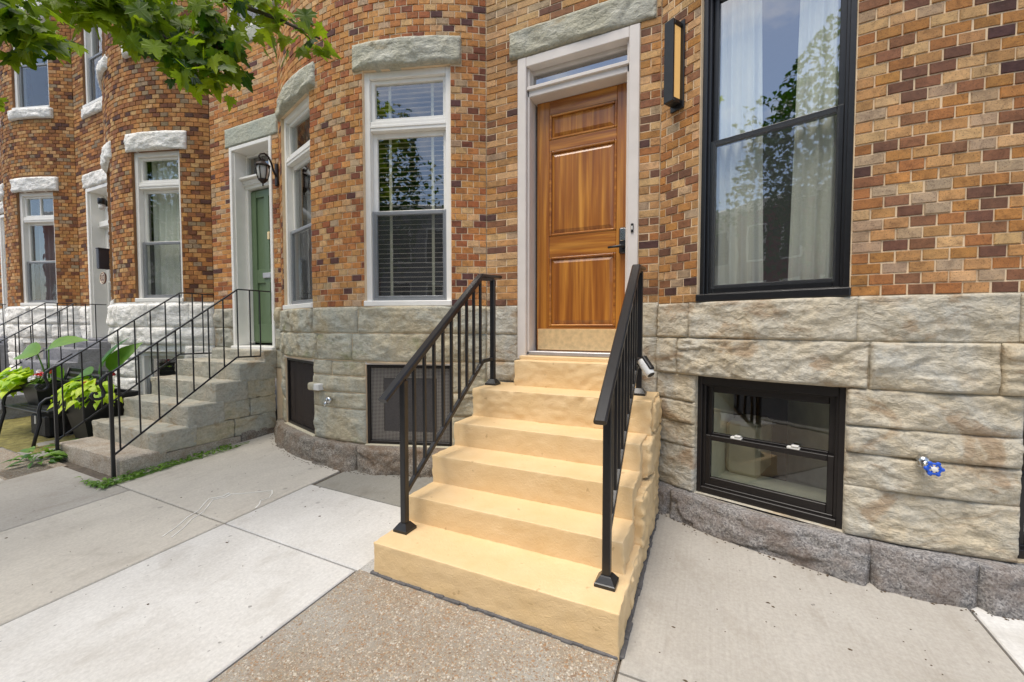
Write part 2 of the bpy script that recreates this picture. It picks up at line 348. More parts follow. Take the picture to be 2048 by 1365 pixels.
M['litter'] = simple('litter_and_shade_speck', s2l(86, 70, 52), .9, var=.5, vs=40)

def wood(name, horiz):
    m, nt, b = base(name, .33, 0, .5)
    p = pos(nt, (.6, 9, 9) if horiz else (9, 9, .32))
    n = noise(nt, p, 2.0, 8, .58, .7)
    c = ramp(nt, n, [(.20, s2l(118, 64, 22)), (.45, s2l(166, 102, 38)), (.60, s2l(196, 132, 52)), (.80, s2l(210, 150, 68))])
    bd = noise(nt, pos(nt, (1.0, 1, 26) if horiz else (26, 1, 1.0)), 1.1, 2, .5)
    c = mixc(nt, ramp(nt, bd, [(.36, g3(.55)), (.62, g3(0))]), c, s2l(112, 58, 24))
    nt.links.new(c, b.inputs['Base Color']); bump(nt, b, n, .12, .003)
    b.inputs['Coat Weight'].default_value = .4; b.inputs['Coat Roughness'].default_value = .12; return m
M['woodv'] = wood('varnished_wood_upright', False); M['woodh'] = wood('varnished_wood_across', True)

def glass(name, k0=.13, tint=(.96, .98, .97, 1)):
    m, nt, b = base(name); nt.nodes.remove(b)
    fr = N(nt, 'ShaderNodeFresnel'); fr.inputs[0].default_value = 1.5
    fac = math_(nt, 'ADD', math_(nt, 'MULTIPLY', fr.outputs[0], 1.0), k0-.04); cl = nt.nodes[-1]; cl.use_clamp = True; gm = N(nt, 'ShaderNodeNewGeometry'); fac = math_(nt, 'MULTIPLY', fac, math_(nt, 'SUBTRACT', 1.0, gm.outputs['Backfacing']))
    gl = N(nt, 'ShaderNodeBsdfGlossy'); gl.inputs['Roughness'].default_value = .0
    bn = N(nt, 'ShaderNodeBump'); bn.inputs['Strength'].default_value = .06; bn.inputs['Distance'].default_value = .01
    nt.links.new(noise(nt, pos(nt), 3.5, 2), bn.inputs['Height']); nt.links.new(bn.outputs[0], gl.inputs['Normal'])
    tr = N(nt, 'ShaderNodeBsdfTransparent'); tr.inputs[0].default_value = tint
    mx = N(nt, 'ShaderNodeMixShader'); nt.links.new(fac, mx.inputs[0]); nt.links.new(tr.outputs[0], mx.inputs[1]); nt.links.new(gl.outputs[0], mx.inputs[2])
    nt.links.new(mx.outputs[0], nt.nodes['Material Output'].inputs[0]); return m
M['glass'] = glass('window_glass', .22); M['glass_dim'] = glass('basement_glass', .12, (.97, .98, .96, 1)); M['glass_hi'] = glass('coated_window_glass', .36)
def screen(name, col, op):
    m, nt, b = base(name, .8); b.inputs['Base Color'].default_value = col
    tr = N(nt, 'ShaderNodeBsdfTransparent'); mx = N(nt, 'ShaderNodeMixShader'); mx.inputs[0].default_value = op
    nt.links.new(tr.outputs[0], mx.inputs[1]); nt.links.new(b.outputs[0], mx.inputs[2]); nt.links.new(mx.outputs[0], nt.nodes['Material Output'].inputs[0]); return m
M['screen'] = screen('insect_screen', s2l(96, 98, 100), .10); M['frost'] = screen('frosted_lantern_glass', s2l(214, 214, 210), .8)
M['screen_b'] = screen('brown_security_screen', s2l(58, 48, 42), .75)
m, nt, b = base('amber_lamp_diffuser', .4); b.inputs['Base Color'].default_value = s2l(214, 176, 112); b.inputs['Emission Color'].default_value = (1, .56, .18, 1); b.inputs['Emission Strength'].default_value = .16; M['amber'] = m
m, nt, b = base('perforated_metal', .5, .4); p = pos(nt, obj=True)
def dots(nt, p, s):
    v = N(nt, 'ShaderNodeTexVoronoi'); v.inputs['Scale'].default_value = s; v.inputs['Randomness'].default_value = 0; nt.links.new(p, v.inputs['Vector']); return v.outputs['Distance']
mp = N(nt, 'ShaderNodeMapping'); mp.inputs['Scale'].default_value = (1, 0, 1); tc = N(nt, 'ShaderNodeTexCoord'); nt.links.new(tc.outputs['Object'], mp.inputs[0])
nt.links.new(mixc(nt, ramp(nt, dots(nt, mp.outputs[0], 75), [(.30, g3(0)), (.42, g3(1))]), s2l(46, 42, 40), s2l(150, 144, 136)), b.inputs['Base Color']); M['perf'] = m
M['mesh_dark'] = simple('dark_wire_mesh', s2l(78, 74, 72), .7, .2, var=.2, vs=60)

# ------------------------------------------------------------------ ground
WALLY, SAG = 3.4, .46
def gz(x, y): return .05*(y-1.8)-.012*(x+2.5) if y > -.95 else .05*(-.95-1.8)-.012*(x+2.5)
def sheet(name, x0, x1, y0, y1, top, mat, parent=None, th=.03, cell=.5, kind=None, ch=.006):
    # a slab that follows the slope of the pavement, with a small bevel round its top
    mb = MB(); nx = max(1, int((x1-x0)/cell)); ny = max(1, int((y1-y0)/cell))
    xs = [x0]+[x0+ch+(x1-x0-2*ch)*i/nx for i in range(nx+1)]+[x1]; ys = [y0]+[y0+ch+(y1-y0-2*ch)*j/ny for j in range(ny+1)]+[y1]
    nX, nY = len(xs), len(ys); vs = []; fs = []
    for j, y in enumerate(ys):
        for i, x in enumerate(xs):
            e = i in (0, nX-1) or j in (0, nY-1); vs.append((x, y, gz(x, y)+top-(ch if e else 0)))
    for j in range(nY-1):
        for i in range(nX-1): fs.append((j*nX+i, j*nX+i+1, (j+1)*nX+i+1, (j+1)*nX+i))
    per = [i for i in range(nX)]+[j*nX+nX-1 for j in range(1, nY)]+[(nY-1)*nX+i for i in range(nX-2, -1, -1)]+[j*nX for j in range(nY-2, 0, -1)]
    b = len(vs)
    for k in per: x, y, z = vs[k]; vs.append((x, y, z-th))
    n = len(per)
    for k in range(n): fs.append((per[(k+1) % n], per[k], b+k, b+(k+1) % n))
    mb.add(vs, fs); o = put(name, mb, mat, parent)
    if kind: o['kind'] = kind
    return o
mb = MB(); mb.add([(-600, -600, -.5), (600, -600, -.5), (600, 600, -.5), (-600, 600, -.5)], [(0, 1, 2, 3)])
setp(put('ground', mb, M['joint']), kind='structure')
mb = MB(); xs = np.linspace(-70, 50, 13); vs = []; 
for x in xs: vs += [(x, -9.2, gz(x, -2)-.13), (x, -1.05, gz(x, -2)-.13)]
mb.add(vs, [(2*i, 2*i+2, 2*i+3, 2*i+1) for i in range(12)]); setp(put('street', mb, M['asphalt']), kind='structure')
mb = MB(); vs = []
for x in xs: vs += [(x, -14, gz(x, -2)), (x, -9.35, gz(x, -2)), (x, -9.2, gz(x, -2)-.02), (x, -9.2, gz(x, -2)-.3)]
mb.add(vs, [(4*i+k, 4*i+4+k, 4*i+5+k, 4*i+1+k) for i in range(12) for k in range(3)]); setp(put('opposite_pavement', mb, M['conc_t']), kind='structure')
mb = MB()
for i in range(40): cbox(mb, F((0, 0, gz(-40+i*1.5, -1))), -40+i*1.5, -38.506+i*1.5, -1.15, -.96, -.3, .0, .012)
setp(put('kerb', mb, M['kerb']), kind='structure')
pave = sheet('pavement', -45, 20, -.95, 4.2, -.018, M['joint'], None, .3, 1.5, 'structure')
j = .006
SL = [  # x0, x1, y0, y1, material
    (-3.14+j, -1.86-j, -.9, 1.77-j, 'conc_w'), (-3.14+j, -1.75, 1.77+j, 2.49-j, 'conc_w'), (-3.1+j, -1.5, 2.49+j, 3.4, 'conc_d'),
    (-4.47+j, -3.14-j, -.9, 1.77-j, 'conc_t'), (-4.9, -3.14-j, 1.77+j, 3.4, 'conc_t'),
    (-5.8+j, -4.47-j, -.9, 1.77-j, 'conc_g'), (-1.86+j, -.33-j, -.9, 1.9, 'agg'),
    (-.33+j, 1.205-j, 1.73+j, 3.4, 'conc_g'), (-.33+j, 1.205-j, .1+j, 1.73-j, 'conc_g'), (-.33+j, 1.205-j, -.9, .1-j, 'conc_g'),
    (1.205+j, 2.75-j, 1.73+j, 3.4, 'conc_w'), (1.205+j, 2.75-j, .1, 1.73-j, 'conc_w'), (2.75+j, 4.3, -.9, 3.4, 'conc_g'), (1.205+j, 2.75-j, -.9, .1-j, 'conc_t'),
    (-7.3+j, -5.8-j, -.9, 1.40-j, 'conc_t'), (-8.8, -7.3-j, -.9, 1.40-j, 'conc_g'), (-10.3, -8.8-j, -.9, 1.77, 'conc_t'), (-12, -10.3-j, -.9, 1.77, 'conc_g'),
    (-7.25, -6.2, 1.72, 2.7, 'conc_d'), (-14, -12-j, -.9, 3.4, 'conc_t')]
for x0, x1, y0, y1, mm in SL: sheet('slab', x0, x1, y0, y1, 0, M[mm], pave, .03)
sheet('gravel_patch', -9.2, -5.8-j, 1.40+j, 1.72, -.004, M['agg'], pave, .03)
sheet('gravel_patch', -6.2, -5.78, 1.40, 1.80, -.004, M['agg'], pave, .03)
def lumpy(name, x0, x1, y0, y1, mat, amp, parent, cell=.04):
    nx, ny = int((x1-x0)/cell), int((y1-y0)/cell); X, Y = np.meshgrid(np.linspace(x0, x1, nx+1), np.linspace(y0, y1, ny+1))
    P = np.stack([X*6, Y*6, X*0], -1); Z = np.array([[gz(x, y) for x, y in zip(r, q)] for r, q in zip(X, Y)])+(fbm(P, 3)-.4)*amp
    mb = MB(); mb.add(np.stack([X, Y, Z], -1).reshape(-1, 3).tolist(), [(j*(nx+1)+i, j*(nx+1)+i+1, (j+1)*(nx+1)+i+1, (j+1)*(nx+1)+i) for j in range(ny) for i in range(nx)])
    return put(name, mb, mat, parent, True)
lumpy('mossy_dirt', -9.0, -6.2, 1.72, 3.3, M['moss'], .05, pave)['kind'] = 'stuff'
# caulked hairlines that run over the tan slab
def strip(pts, w, name='caulk_line'):
    mb = MB(); P = [Vector((x, y, gz(x, y)+.004)) for x, y in pts]; vs = []
    for i, p in enumerate(P):
        t = (P[min(i+1, len(P)-1)]-P[max(i-1, 0)]).normalized(); s = Vector((-t.y, t.x, 0)); k = w*rnd.uniform(.5, 1.2)
        vs += [p+s*k, p-s*k, p+s*k-Vector((0, 0, .003)), p-s*k-Vector((0, 0, .003))]
    fs = []
    for i in range(len(P)-1): fs += [(4*i+1, 4*i, 4*i+4, 4*i+5), (4*i, 4*i+2, 4*i+6, 4*i+4), (4*i+3, 4*i+1, 4*i+5, 4*i+7)]
    mb.add(vs, [f[::-1] for f in fs]); put(name, mb, M['chalk'], pave)

# ------------------------------------------------------------------ houses
def mkbow(xl, xr): h = (xr-xl)/2; R = (h*h+SAG*SAG)/(2*SAG); return ((xl+xr)/2, R, WALLY-SAG+R, math.asin(h/R))
class Bow:
    def __init__(s, xl, xr): s.c, s.R, s.yc, s.am = mkbow(xl, xr); s.s0 = -s.R*s.am; s.s1 = s.R*s.am
    def at(s, t, h): a = t/s.R; return (s.c+(s.R+h)*math.sin(a), s.yc-(s.R+h)*math.cos(a), a)
    def sd(s, deg): return s.R*R_(deg)
class Flat:
    def __init__(s, xl, xr): s.s0 = xl; s.s1 = xr
    def at(s, t, h): return (t, WALLY-h, 0)
W1, W2 = 8.3, 28.0
BH = .0602
def grid_core(mb, seg, a0, a1, z0, z1, h, n):
    vs = []; 
    for i in range(n+1):
        x, y, _ = seg.at(a0+(a1-a0)*i/n, h); vs += [(x, y, z0), (x, y, z1)]
    mb.add(vs, [(2*i, 2*i+2, 2*i+3, 2*i+1) for i in range(n)])
def core(seg, z0, z1, holes, h, back):
    # a wall skin with rectangular holes (s0, s1, za, zb) and their reveals
    mb = MB(); ss = sorted({seg.s0, seg.s1, *[q for o in holes for q in o[:2]]})
    for a0, a1 in zip(ss[:-1], ss[1:]):
        n = max(1, int((a1-a0)/.08)) if isinstance(seg, Bow) else 1
        col = sorted([o for o in holes if o[0] < (a0+a1)/2 < o[1]], key=lambda o: o[2]); z = z0
        for o in col:
            if o[2] > z: grid_core(mb, seg, a0, a1, z, o[2], h, n)
            z = max(z, o[3])
        if z < z1: grid_core(mb, seg, a0, a1, z, z1, h, n)
    for s0, s1, za, zb in holes:
        lo, hi = za > z0, zb < z1; za = max(za, z0); zb = min(zb, z1)
        if zb <= za: continue
        p = [seg.at(s0, h), seg.at(s1, h), seg.at(s1, -back), seg.at(s0, -back)]; q = [Vector((a[0], a[1], za)) for a in p]+[Vector((a[0], a[1], zb)) for a in p]
        mb.add(q, [(0, 3, 7, 4), (1, 5, 6, 2)]+([(0, 1, 2, 3)] if lo else [])+([(4, 7, 6, 5)] if hi else []))
    return mb
def unit_brick(name, cu, cz, cn, mat):
    me = bpy.data.meshes.new(name)
    v = []
    for y, iu, iz in ((1, 0, 0), (cn, 0, 0), (0, cu, cz)):
        v += [(-.5+iu, y, -.5+iz), (.5-iu, y, -.5+iz), (.5-iu, y, .5-iz), (-.5+iu, y, .5-iz)]
    f = [(8, 9, 10, 11)]
    for a in (0, 4):
        for k in range(4): f.append((a+k, a+(k+1) % 4, a+4+(k+1) % 4, a+4+k))
    me.from_pydata(v, [], f); me.update(); me.materials.append(mat); return me, np.array(v), f
BR_H = unit_brick('header_brick', .028, .05, .04, M['brick1']); BR_S = unit_brick('stretcher_brick', .013, .05, .04, M['brick1'])
PAL = {
 'A': [(.22, (182, 136, 86)), (.16, (198, 158, 110)), (.16, (178, 124, 66)), (.10, (172, 146, 116)), (.14, (138, 94, 66)), (.08, (114, 78, 60)), (.03, (84, 58, 54)), (.11, (164, 108, 62))],
 'B': [(.28, (204, 142, 76)), (.22, (192, 122, 62)), (.16, (210, 164, 110)), (.13, (168, 96, 54)), (.08, (136, 76, 52)), (.04, (98, 62, 58)), (.09, (192, 158, 120))],
 'C': [(.26, (188, 130, 68)), (.22, (172, 110, 54)), (.15, (196, 150, 94)), (.14, (148, 92, 50)), (.09, (118, 70, 44)), (.04, (88, 56, 46)), (.10, (148, 124, 94))]}
def pick(pal):
    r = rnd.random(); 
    for w, c in PAL[pal]:
        if r < w: break
        r -= w
    k = rnd.uniform(.88, 1.1); gm = (c[0]+c[1]+c[2])/3; q_ = .06 if pal == 'A' else .13; l = s2l(*[v*(1-q_)+gm*q_ for v in c], k); return (min(1, l[0]*rnd.uniform(.95, 1.05)), l[1], l[2]*rnd.uniform(.92, 1.06), 1)
CAMP = Vector((0, 0, 1.43)); _cm = camo.rotation_euler.to_matrix(); FW = _cm @ Vector((0, 0, -1)); RT = _cm @ Vector((1, 0, 0)); UP = _cm @ Vector((0, 1, 0))
def proj(p):
    v = Vector(p)-CAMP; z = v.dot(FW)
    if z < .05: return None
    return 1024+830*v.dot(RT)/z, 682.5-830*v.dot(UP)/z, z
def bricks(wall, segs, zt, pal, maskfn=None):
    L = []
    for seg, holes, pitch, zb in segs:
        nrow = int((zt-zb)/BH)
        for r in range(nrow):
            z = zb+(r+.5)*BH; cut = sorted([(o[0], o[1]) for o in holes if o[2]-.004 < z < o[3]+.004]); iv = []; s = seg.s0
            for a, b in cut:
                if a > s: iv.append((s, a))
                s = max(s, b)
            if s < seg.s1: iv.append((s, seg.s1))
            off = (.5 if r % 2 else 0)*pitch
            for a, b in iv:
                k0 = math.floor((a-seg.s0-off)/pitch); t = seg.s0+off+k0*pitch; run = []
                while t < b-1e-6:
                    run.append([max(t, a), min(t+pitch, b)]); t += pitch
                if len(run) > 1 and run[0][1]-run[0][0] < .03: run[1][0] = run[0][0]; run.pop(0)
                if len(run) > 1 and run[-1][1]-run[-1][0] < .03: run[-2][1] = run[-1][1]; run.pop()
                for t0, t1 in run:
                    w = t1-t0-.007
                    if w < .012: continue
                    x, y, a_ = seg.at((t0+t1)/2, rnd.uniform(-.003, .004)); 
                    L.append((x, y, z+rnd.uniform(-.0008, .0008), a_+rnd.uniform(-.012, .012), w*rnd.uniform(.975, 1.0), pick(pal)))
    sc_ = []
    for i, (x, y, z, a, w, c) in enumerate(L):
        q = proj((x, y, z)); s = 0
        if q and 0 < q[0] < 2048 and 0 < q[1] < 1365:
            v = (CAMP-Vector((x, y, z))).normalized(); f = v.dot(Vector((math.sin(a), -math.cos(a), 0)))
            if f > .08: s = w*.055*f/q[2]**2
        if s and maskfn and not maskfn(q): s *= .01
        sc_.append(s)
    order = sorted(range(len(L)), key=lambda i: -sc_[i]); big = set(i for i in order[:300] if sc_[i] > 0)
    for i in order[:300]:
        if i not in big: continue
        x, y, z, a, w, c = L[i]; me = (BR_S if w > .15 else BR_H)[0]
        inst('brick', me, Matrix.Translation((x, y, z)) @ Matrix.Rotation(a, 4, 'Z') @ Matrix.Diagonal((w, .09, BH-.0066, 1)), wall, c)
    rest = [i for i in range(len(L)) if i not in big]; V = []; Fc = []; Cc = []; b = 0
    for i in rest:
        x, y, z, a, w, c = L[i]; _, uv, uf = (BR_S if w > .15 else BR_H)
        p = uv*np.array([w, .09, BH-.0066]); ca, sa = math.cos(a), math.sin(a)
        V.append(np.stack([x+p[:, 0]*ca-p[:, 1]*sa, y+p[:, 0]*sa+p[:, 1]*ca, z+p[:, 2]], 1)); Fc += [tuple(k+b for k in f) for f in uf]; Cc += [c]*len(uf); b += len(uv)
    mb = MB(); mb.v = np.concatenate(V).tolist(); mb.f = Fc; o = put('brickwork', mb, M['brickn'], wall); o['kind'] = 'stuff'
    at = o.data.attributes.new('bcol', 'FLOAT_COLOR', 'FACE'); at.data.foreach_set('color', np.array(Cc, dtype=np.float32).ravel())

def rock(seg, s0, s1, z0, z1, amp, seed, cell=.016, base_h=.0, depth=.06, edge=.008, style='rock', gap=.0015, lean=0, belly=.10):
    # one rock-faced block on a wall segment: pitched edges, chipped planes across the face
    s0 += gap; s1 -= gap; z0 += gap; z1 -= gap
    w, h = s1-s0, z1-z0; nx = max(3, int(w/cell)); nz = max(3, int(h/cell))
    U, V = np.meshgrid(np.linspace(0, w, nx+1), np.linspace(0, h, nz+1)); rs = np.random.RandomState(seed)
    d = np.minimum(np.minimum(U, w-U), np.minimum(V, h-V)); e = np.clip(d/edge, 0, 1); e = e*e*(3-2*e)
    P = np.stack([U, V*1.4, U*0+seed*3.7], -1)
    wu = U+(fbm(P*9, seed+5, 3)-.5)*.10; wv = V+(fbm(P*9, seed+9, 3)-.5)*.06
    K = max(4, int(w*h*55)); pu, pv = rs.rand(K)*w, rs.rand(K)*h; g = rs.randn(K, 2)*[.10, .16]; o = rs.rand(K)
    D = ((wu[..., None]-pu)*.75)**2+((wv[..., None]-pv)*1.5)**2; k = D.argmin(-1)
    pl = o[k]*.45+g[k, 0]*(wu-pu[k])/.1*.5+g[k, 1]*(wv-pv[k])/.1*.5
    n1 = fbm(P*5, seed+1, 5, .55); rg = 1-np.abs(2*fbm(P*7, seed+2, 4)-1)
    rel = 1.3*(n1-.5)+.75*(pl-.25)+.35*(rg-.6)+belly*np.sin(np.pi*np.clip(V/h*1.15, 0, 1))
    H = np.maximum(base_h+e*(amp*.30+amp*rel)+amp*.22*(fbm(P*40, seed+3, 3)-.5), base_h+.0004)
    H = H+lean*(V/h-.5)
    jit = (fbm(np.stack([U*12, V*12, U*0+seed], -1), seed+4, 2)-.5)*.008*(1-e)
    vs = []
    for j in range(nz+1):
        for i in range(nx+1):
            x, y, _ = seg.at(s0+U[j, i]+(jit[j, i] if i in (0, nx) else 0), H[j, i]); vs.append((x, y, z0+V[j, i]+(jit[j, i] if j in (0, nz) else 0)))
    n = nx+1; fs = [(j*n+i, j*n+i+1, (j+1)*n+i+1, (j+1)*n+i) for j in range(nz) for i in range(nx)]
    per = list(range(n))+[j*n+nx for j in range(1, nz+1)]+[nz*n+i for i in range(nx-1, -1, -1)]+[j*n for j in range(nz-1, 0, -1)]
    b = len(vs)
    for q in per:
        jj, ii = divmod(q, n); x, y, _ = seg.at(s0+U[jj, ii], -depth); vs.append((x, y, vs[q][2]))
    m = len(per)
    for q in range(m): fs.append((per[(q+1) % m], per[q], b+q, b+(q+1) % m))
    mb = MB(); mb.add(vs, fs); return mb
SEED = [100]
def lay(parent, seg, rects, mat, amp=.035, name='stone', **kw):
    for s0, s1, z0, z1 in rects:
        SEED[0] += 1; put(name, rock(seg, s0, s1, z0, z1, amp*rnd.uniform(.8, 1.15), SEED[0], **kw), mat, parent, True)

def frame4(mb, f, x0, x1, z0, z1, w, y0, y1, wt=None, wb=None, ch=.003):
    wt = w if wt is None else wt; wb = w if wb is None else wb
    cbox(mb, f, x0, x0+w, y0, y1, z0, z1, ch); cbox(mb, f, x1-w, x1, y0, y1, z0, z1, ch)
    cbox(mb, f, x0+w, x1-w, y0+.001, y1, z1-wt, z1, ch); cbox(mb, f, x0+w, x1-w, y0+.001, y1, z0, z0+wb, ch)
def pane(f, x0, x1, y, z0, z1, mat, parent, name='pane'):
    mb = MB(); cbox(mb, f, x0, x1, y, y+.004, z0, z1, .0005); return put(name, mb, mat, parent)
def seg_frame(seg, deg=None):
    if deg is None: return F((0, WALLY, 0), 0)
    a = R_(deg); h = seg.R*math.cos(R_((W2-W1)/2))-seg.R; x, y, _ = seg.at(seg.R*a, h); return F((x, y, 0), a)
def window(house, f, hw, z0, z1, style, transom=None, meet=None, sill=True, casing='white', screenlow=True, gl='glass', tmull=False):
    cas = M[casing]; mb = MB(); cw = .055 if style == 'white' else .036
    frame4(mb, f, -hw, hw, z0, z1, cw, .035, .17, .06, .045)
    w = put('window', mb, cas, house); zt = z1-.06; zb = z0+.045; x = hw-cw
    if sill:
        s = MB(); cbox(s, f, -hw-.005, hw+.005, -.015, .06, z0-.002, z0+.05, .006); put('sill', s, cas, w)
    if style == 'black':
        mb = MB(); frame4(mb, f, -x-.002, x+.002, zb-.005, zt+.005, .02, .06, .16); put('inner_frame', mb, cas, w)
        x -= .018; zb += .015; zt -= .015
    top = zt
    if transom:
        mb = MB(); cbox(mb, f, -x, x, .045, .16, transom-.06, transom+.03, .004); cbox(mb, f, -x, x, .038, .06, transom-.03, transom-.005, .003); put('transom_bar', mb, cas, w)
        mb = MB(); frame4(mb, f, -x, x, transom+.03, zt, .035, .07, .12); put('transom_sash', mb, cas, w)
        if tmull: mb = MB(); cbox(mb, f, -.012, .012, .075, .11, transom+.06, zt-.035, .003); put('transom_mullion', mb, cas, w)
        pane(f, -x+.034, x-.034, .095, transom+.064, zt-.034, M[gl], w); top = transom-.06
    meet = meet or (zb+top)/2; sw = .042 if style == 'white' else .034
    mb = MB(); frame4(mb, f, -x, x, meet-.01, top, sw, .10, .135, .045, .04); put('upper_sash', mb, cas, w)
    pane(f, -x+sw-.001, x-sw+.001, .117, meet+.029, top-.044, M[gl], w)
    mb = MB(); frame4(mb, f, -x, x, zb, meet+.018, sw, .065, .098, .036, .055); put('lower_sash', mb, M['grey_alu'] if casing == 'white' else cas, w)
    pane(f, -x+sw-.001, x-sw+.001, .082, zb+.054, meet-.017, M[gl], w)
    if screenlow:
        mb = MB(); cbox(mb, f, -x+.02, x-.02, .055, .057, zb+.03, meet, .0003); put('insect_screen', mb, M['screen'], w)
    return w
def jambs(house, f, x0, x1, z0, z1, mat, w=.075, dep=.16, wt=None):
    mb = MB(); cbox(mb, f, x0, x0+w, -.012, dep, z0, z1, .005); cbox(mb, f, x1-w, x1, -.012, dep, z0, z1, .005)
    cbox(mb, f, x0+w, x1-w, -.010, dep, z1-(wt or w), z1, .005)
    cbox(mb, f, x0+w-.001, x0+w+.02, .02, dep, z0, z1-(wt or w), .004); cbox(mb, f, x1-w-.02, x1-w+.001, .02, dep, z0, z1-(wt or w), .004)
    return put('door_frame', mb, mat, house)

def shell(house, x0, x2, dark=True):
    mb = MB(); f = W0
    for z0, z1 in ((1.15, 4.2), (4.5, 7.5)):
        vs = [f(x, y, z) for z in (z0, z1) for y in (3.62, 7.2) for x in (x0+.02, x2-.02)]
        mb.add(vs, [(0, 1, 3, 2), (4, 6, 7, 5), (0, 2, 6, 4), (1, 5, 7, 3), (2, 3, 7, 6)])
    put('rooms', mb, M['room'], house)
    mb = MB(); cbox(mb, f, x0, x2, 2.85, 11, 7.75, 8.1, .03); put('roof', mb, M['roofm'], house)

HZ = 7.72
def build_house(key, name, label, x0, x1, x2, zbow, zstrip, door, pal, mort, fmat, lintmat, hole_dz=.0, lint_amp=.045, up=True, mask=None):
    H = dict(); h = empty(name, ((x0+x2)/2, WALLY+.5, 0), label, 'house', 'brick row houses'); H['o'] = h
    bow = Bow(x1, x2); flat = Flat(x0, x1); H['bow'] = bow; H['flat'] = flat
    d0, d1, dz = door; wz0, wz1 = zbow, 3.80
    sd = bow.sd; holes = []; cut = []; bh = []
    for sg in (-1, 1):
        a, b = sorted((sd(W1*sg), sd(W2*sg))); holes.append((a, b, wz0-.2, wz1)); bh.append((a, b, .23+hole_dz, 1.075+hole_dz))
        cut.append((a-.10, b+.10, 3.80, 3.80+4*BH))
        if up: holes.append((a, b, 5.22, 6.86)); cut.append((a-.10, b+.10, 6.86, 6.86+4*BH)); cut.append((a-.06, b+.06, 5.05, 5.22))
    fh = [(d0, d1, -.5, dz)]; fcut = [(d0-.08, d1+.12 if d1+.12 < x1-.02 else x1-.015, dz, dz+4*BH)]
    uw = (d0+.02, d1-.02, 5.15, 6.86)
    if up: fh.append(uw); fcut += [(uw[0]-.08, uw[1]+.08, uw[3], uw[3]+4*BH), (uw[0]-.06, uw[1]+.06, 4.98, 5.15)]
    mb = core(bow, zbow, HZ, holes, -.005, .17); t = core(flat, zstrip, HZ, fh, -.005, .32); mb.add(t.v, t.f)
    wall = put('wall', mb, M[mort], h); H['wall'] = wall
    bricks(wall, [(bow, holes+cut, .109, zbow), (flat, fh+fcut, .206, zstrip)], HZ, pal, mask)
    mb = core(bow, -.3, zbow, bh, -.002, .19)
    fm = M[{'A': 'stoneA', 'B': 'mortar', 'C': 'white_stone'}[fmat]]
    for p_, q_ in ((x0, d0), (d1, x1)): put('door_side_foundation', core(Flat(p_, q_), -.3, zstrip, [], -.002, .3), fm, h)
    fo = put('foundation', mb, M[{'A': 'stoneA', 'B': 'mortar', 'C': 'white_stone'}[fmat]], h); H['found'] = fo; H['fmat'] = fmat
    # lintels and sills
    for (a, b, z0, z1) in cut:
        big = z1-z0 > .2
        put('lintel' if big else 'stone_sill', rock(bow, a, b, z0, z1, lint_amp, SEED[0]+int(a*50)+int(z0*7), cell=.02, base_h=.012 if big else .03, depth=.15), M[lintmat], h, True)
    for q, (a, b, z0, z1) in enumerate(fcut):
        put('lintel' if z1-z0 > .2 else 'stone_sill', rock(flat, a, b, z0, z1, lint_amp if key != 'B' else .008, 40+int(z0*9)+int(-a*10), cell=.02, base_h=.01, depth=.30), M['stoneP' if key == 'B' else lintmat], h, True)
    H['winf'] = {s: seg_frame(bow, s*(W1+W2)/2) for s in (-1, 1)}; H['hw'] = bow.R*math.sin(R_((W2-W1)/2)); H['uw'] = uw
    shell(h, x0, x2); return H

HA = build_house('A', 'brick_house', 'tan and brown brick row house with varnished wood door and black framed windows', -1.88, -.362, 2.508, 1.596, 1.61, (-1.56, -.519, 3.772), 'A', 'mortar', 'A', 'stoneL')
HB = build_house('B', 'brick_house', 'orange brick row house with green door, white windows and grey stone base', -6.15, -4.75, -1.88, 1.614, 1.66, (-5.72, -4.88, 3.76), 'B', 'mortar', 'B', 'stoneL')
HC = build_house('C', 'brick_house', 'brown brick row house with white painted stone base beside the green door house', -10.15, -8.80, -6.15, 1.757, 1.78, (-9.78, -8.95, 3.80), 'C', 'mortar2', 'C', 'white_stone', .0)
HD = build_house('D', 'brick_house', 'leftmost brick row house with white window between two white stone lintels', -14.15, -12.85, -10.15, 1.785, 1.80, (-13.8, -12.95, 3.82), 'C', 'mortar2', 'C', 'white_stone', .05)

def sA(b, *deg): return [b.s0 if d is None else b.s1 if d == 99 else b.sd(d) for d in deg]
def course(parent, b, js, z0, z1, mat, skip=(), **kw):
    lay(parent, b, [(p, q, z0, z1) for p, q in zip(js[:-1], js[1:])], mat, **kw)
def piers(parent, b, zl, zm, mat, **kw):
    for (p, q), zs in ((sA(b, None, -W2), zl), (sA(b, -W1, W1), zm), (sA(b, W2, 99), zl)):
        for z0, z1 in zip(zs[:-1], zs[1:]): lay(parent, b, [(p, q, z0, z1)], mat, **kw)
b = HA['bow']; fo = HA['found']; mt = M['stoneA']
course(fo, b, sA(b, None, -29.4, -7.4, 7.6, 29, 99), 1.342, 1.596, mt, cell=.011, amp=.036)
course(fo, b, sA(b, None, -31.3, -6.1, 6.0, 31, 99), 1.075, 1.342, mt, cell=.011, amp=.055)
piers(fo, b, [.225, .55, .72, .88, 1.075], [.225, .515, .708, .864, 1.075], mt, cell=.011, amp=.038)
fl = HA['flat']
for z0, z1 in ((.3, .6), (.6, .92), (.92, 1.10), (1.10, 1.35), (1.35, 1.61)): lay(fo, fl, [(-1.88, -1.565, z0, z1)], mt)
for z0, z1 in ((.225, .55), (.55, .72), (.72, .88), (.88, 1.075), (1.075, 1.342), (1.342, 1.61)): lay(fo, fl, [(-.515, -.362, z0, z1)], mt)
pl = put('plinth', core(b, -.3, .2, [], .02, .1), M['joint'], HA['o'])
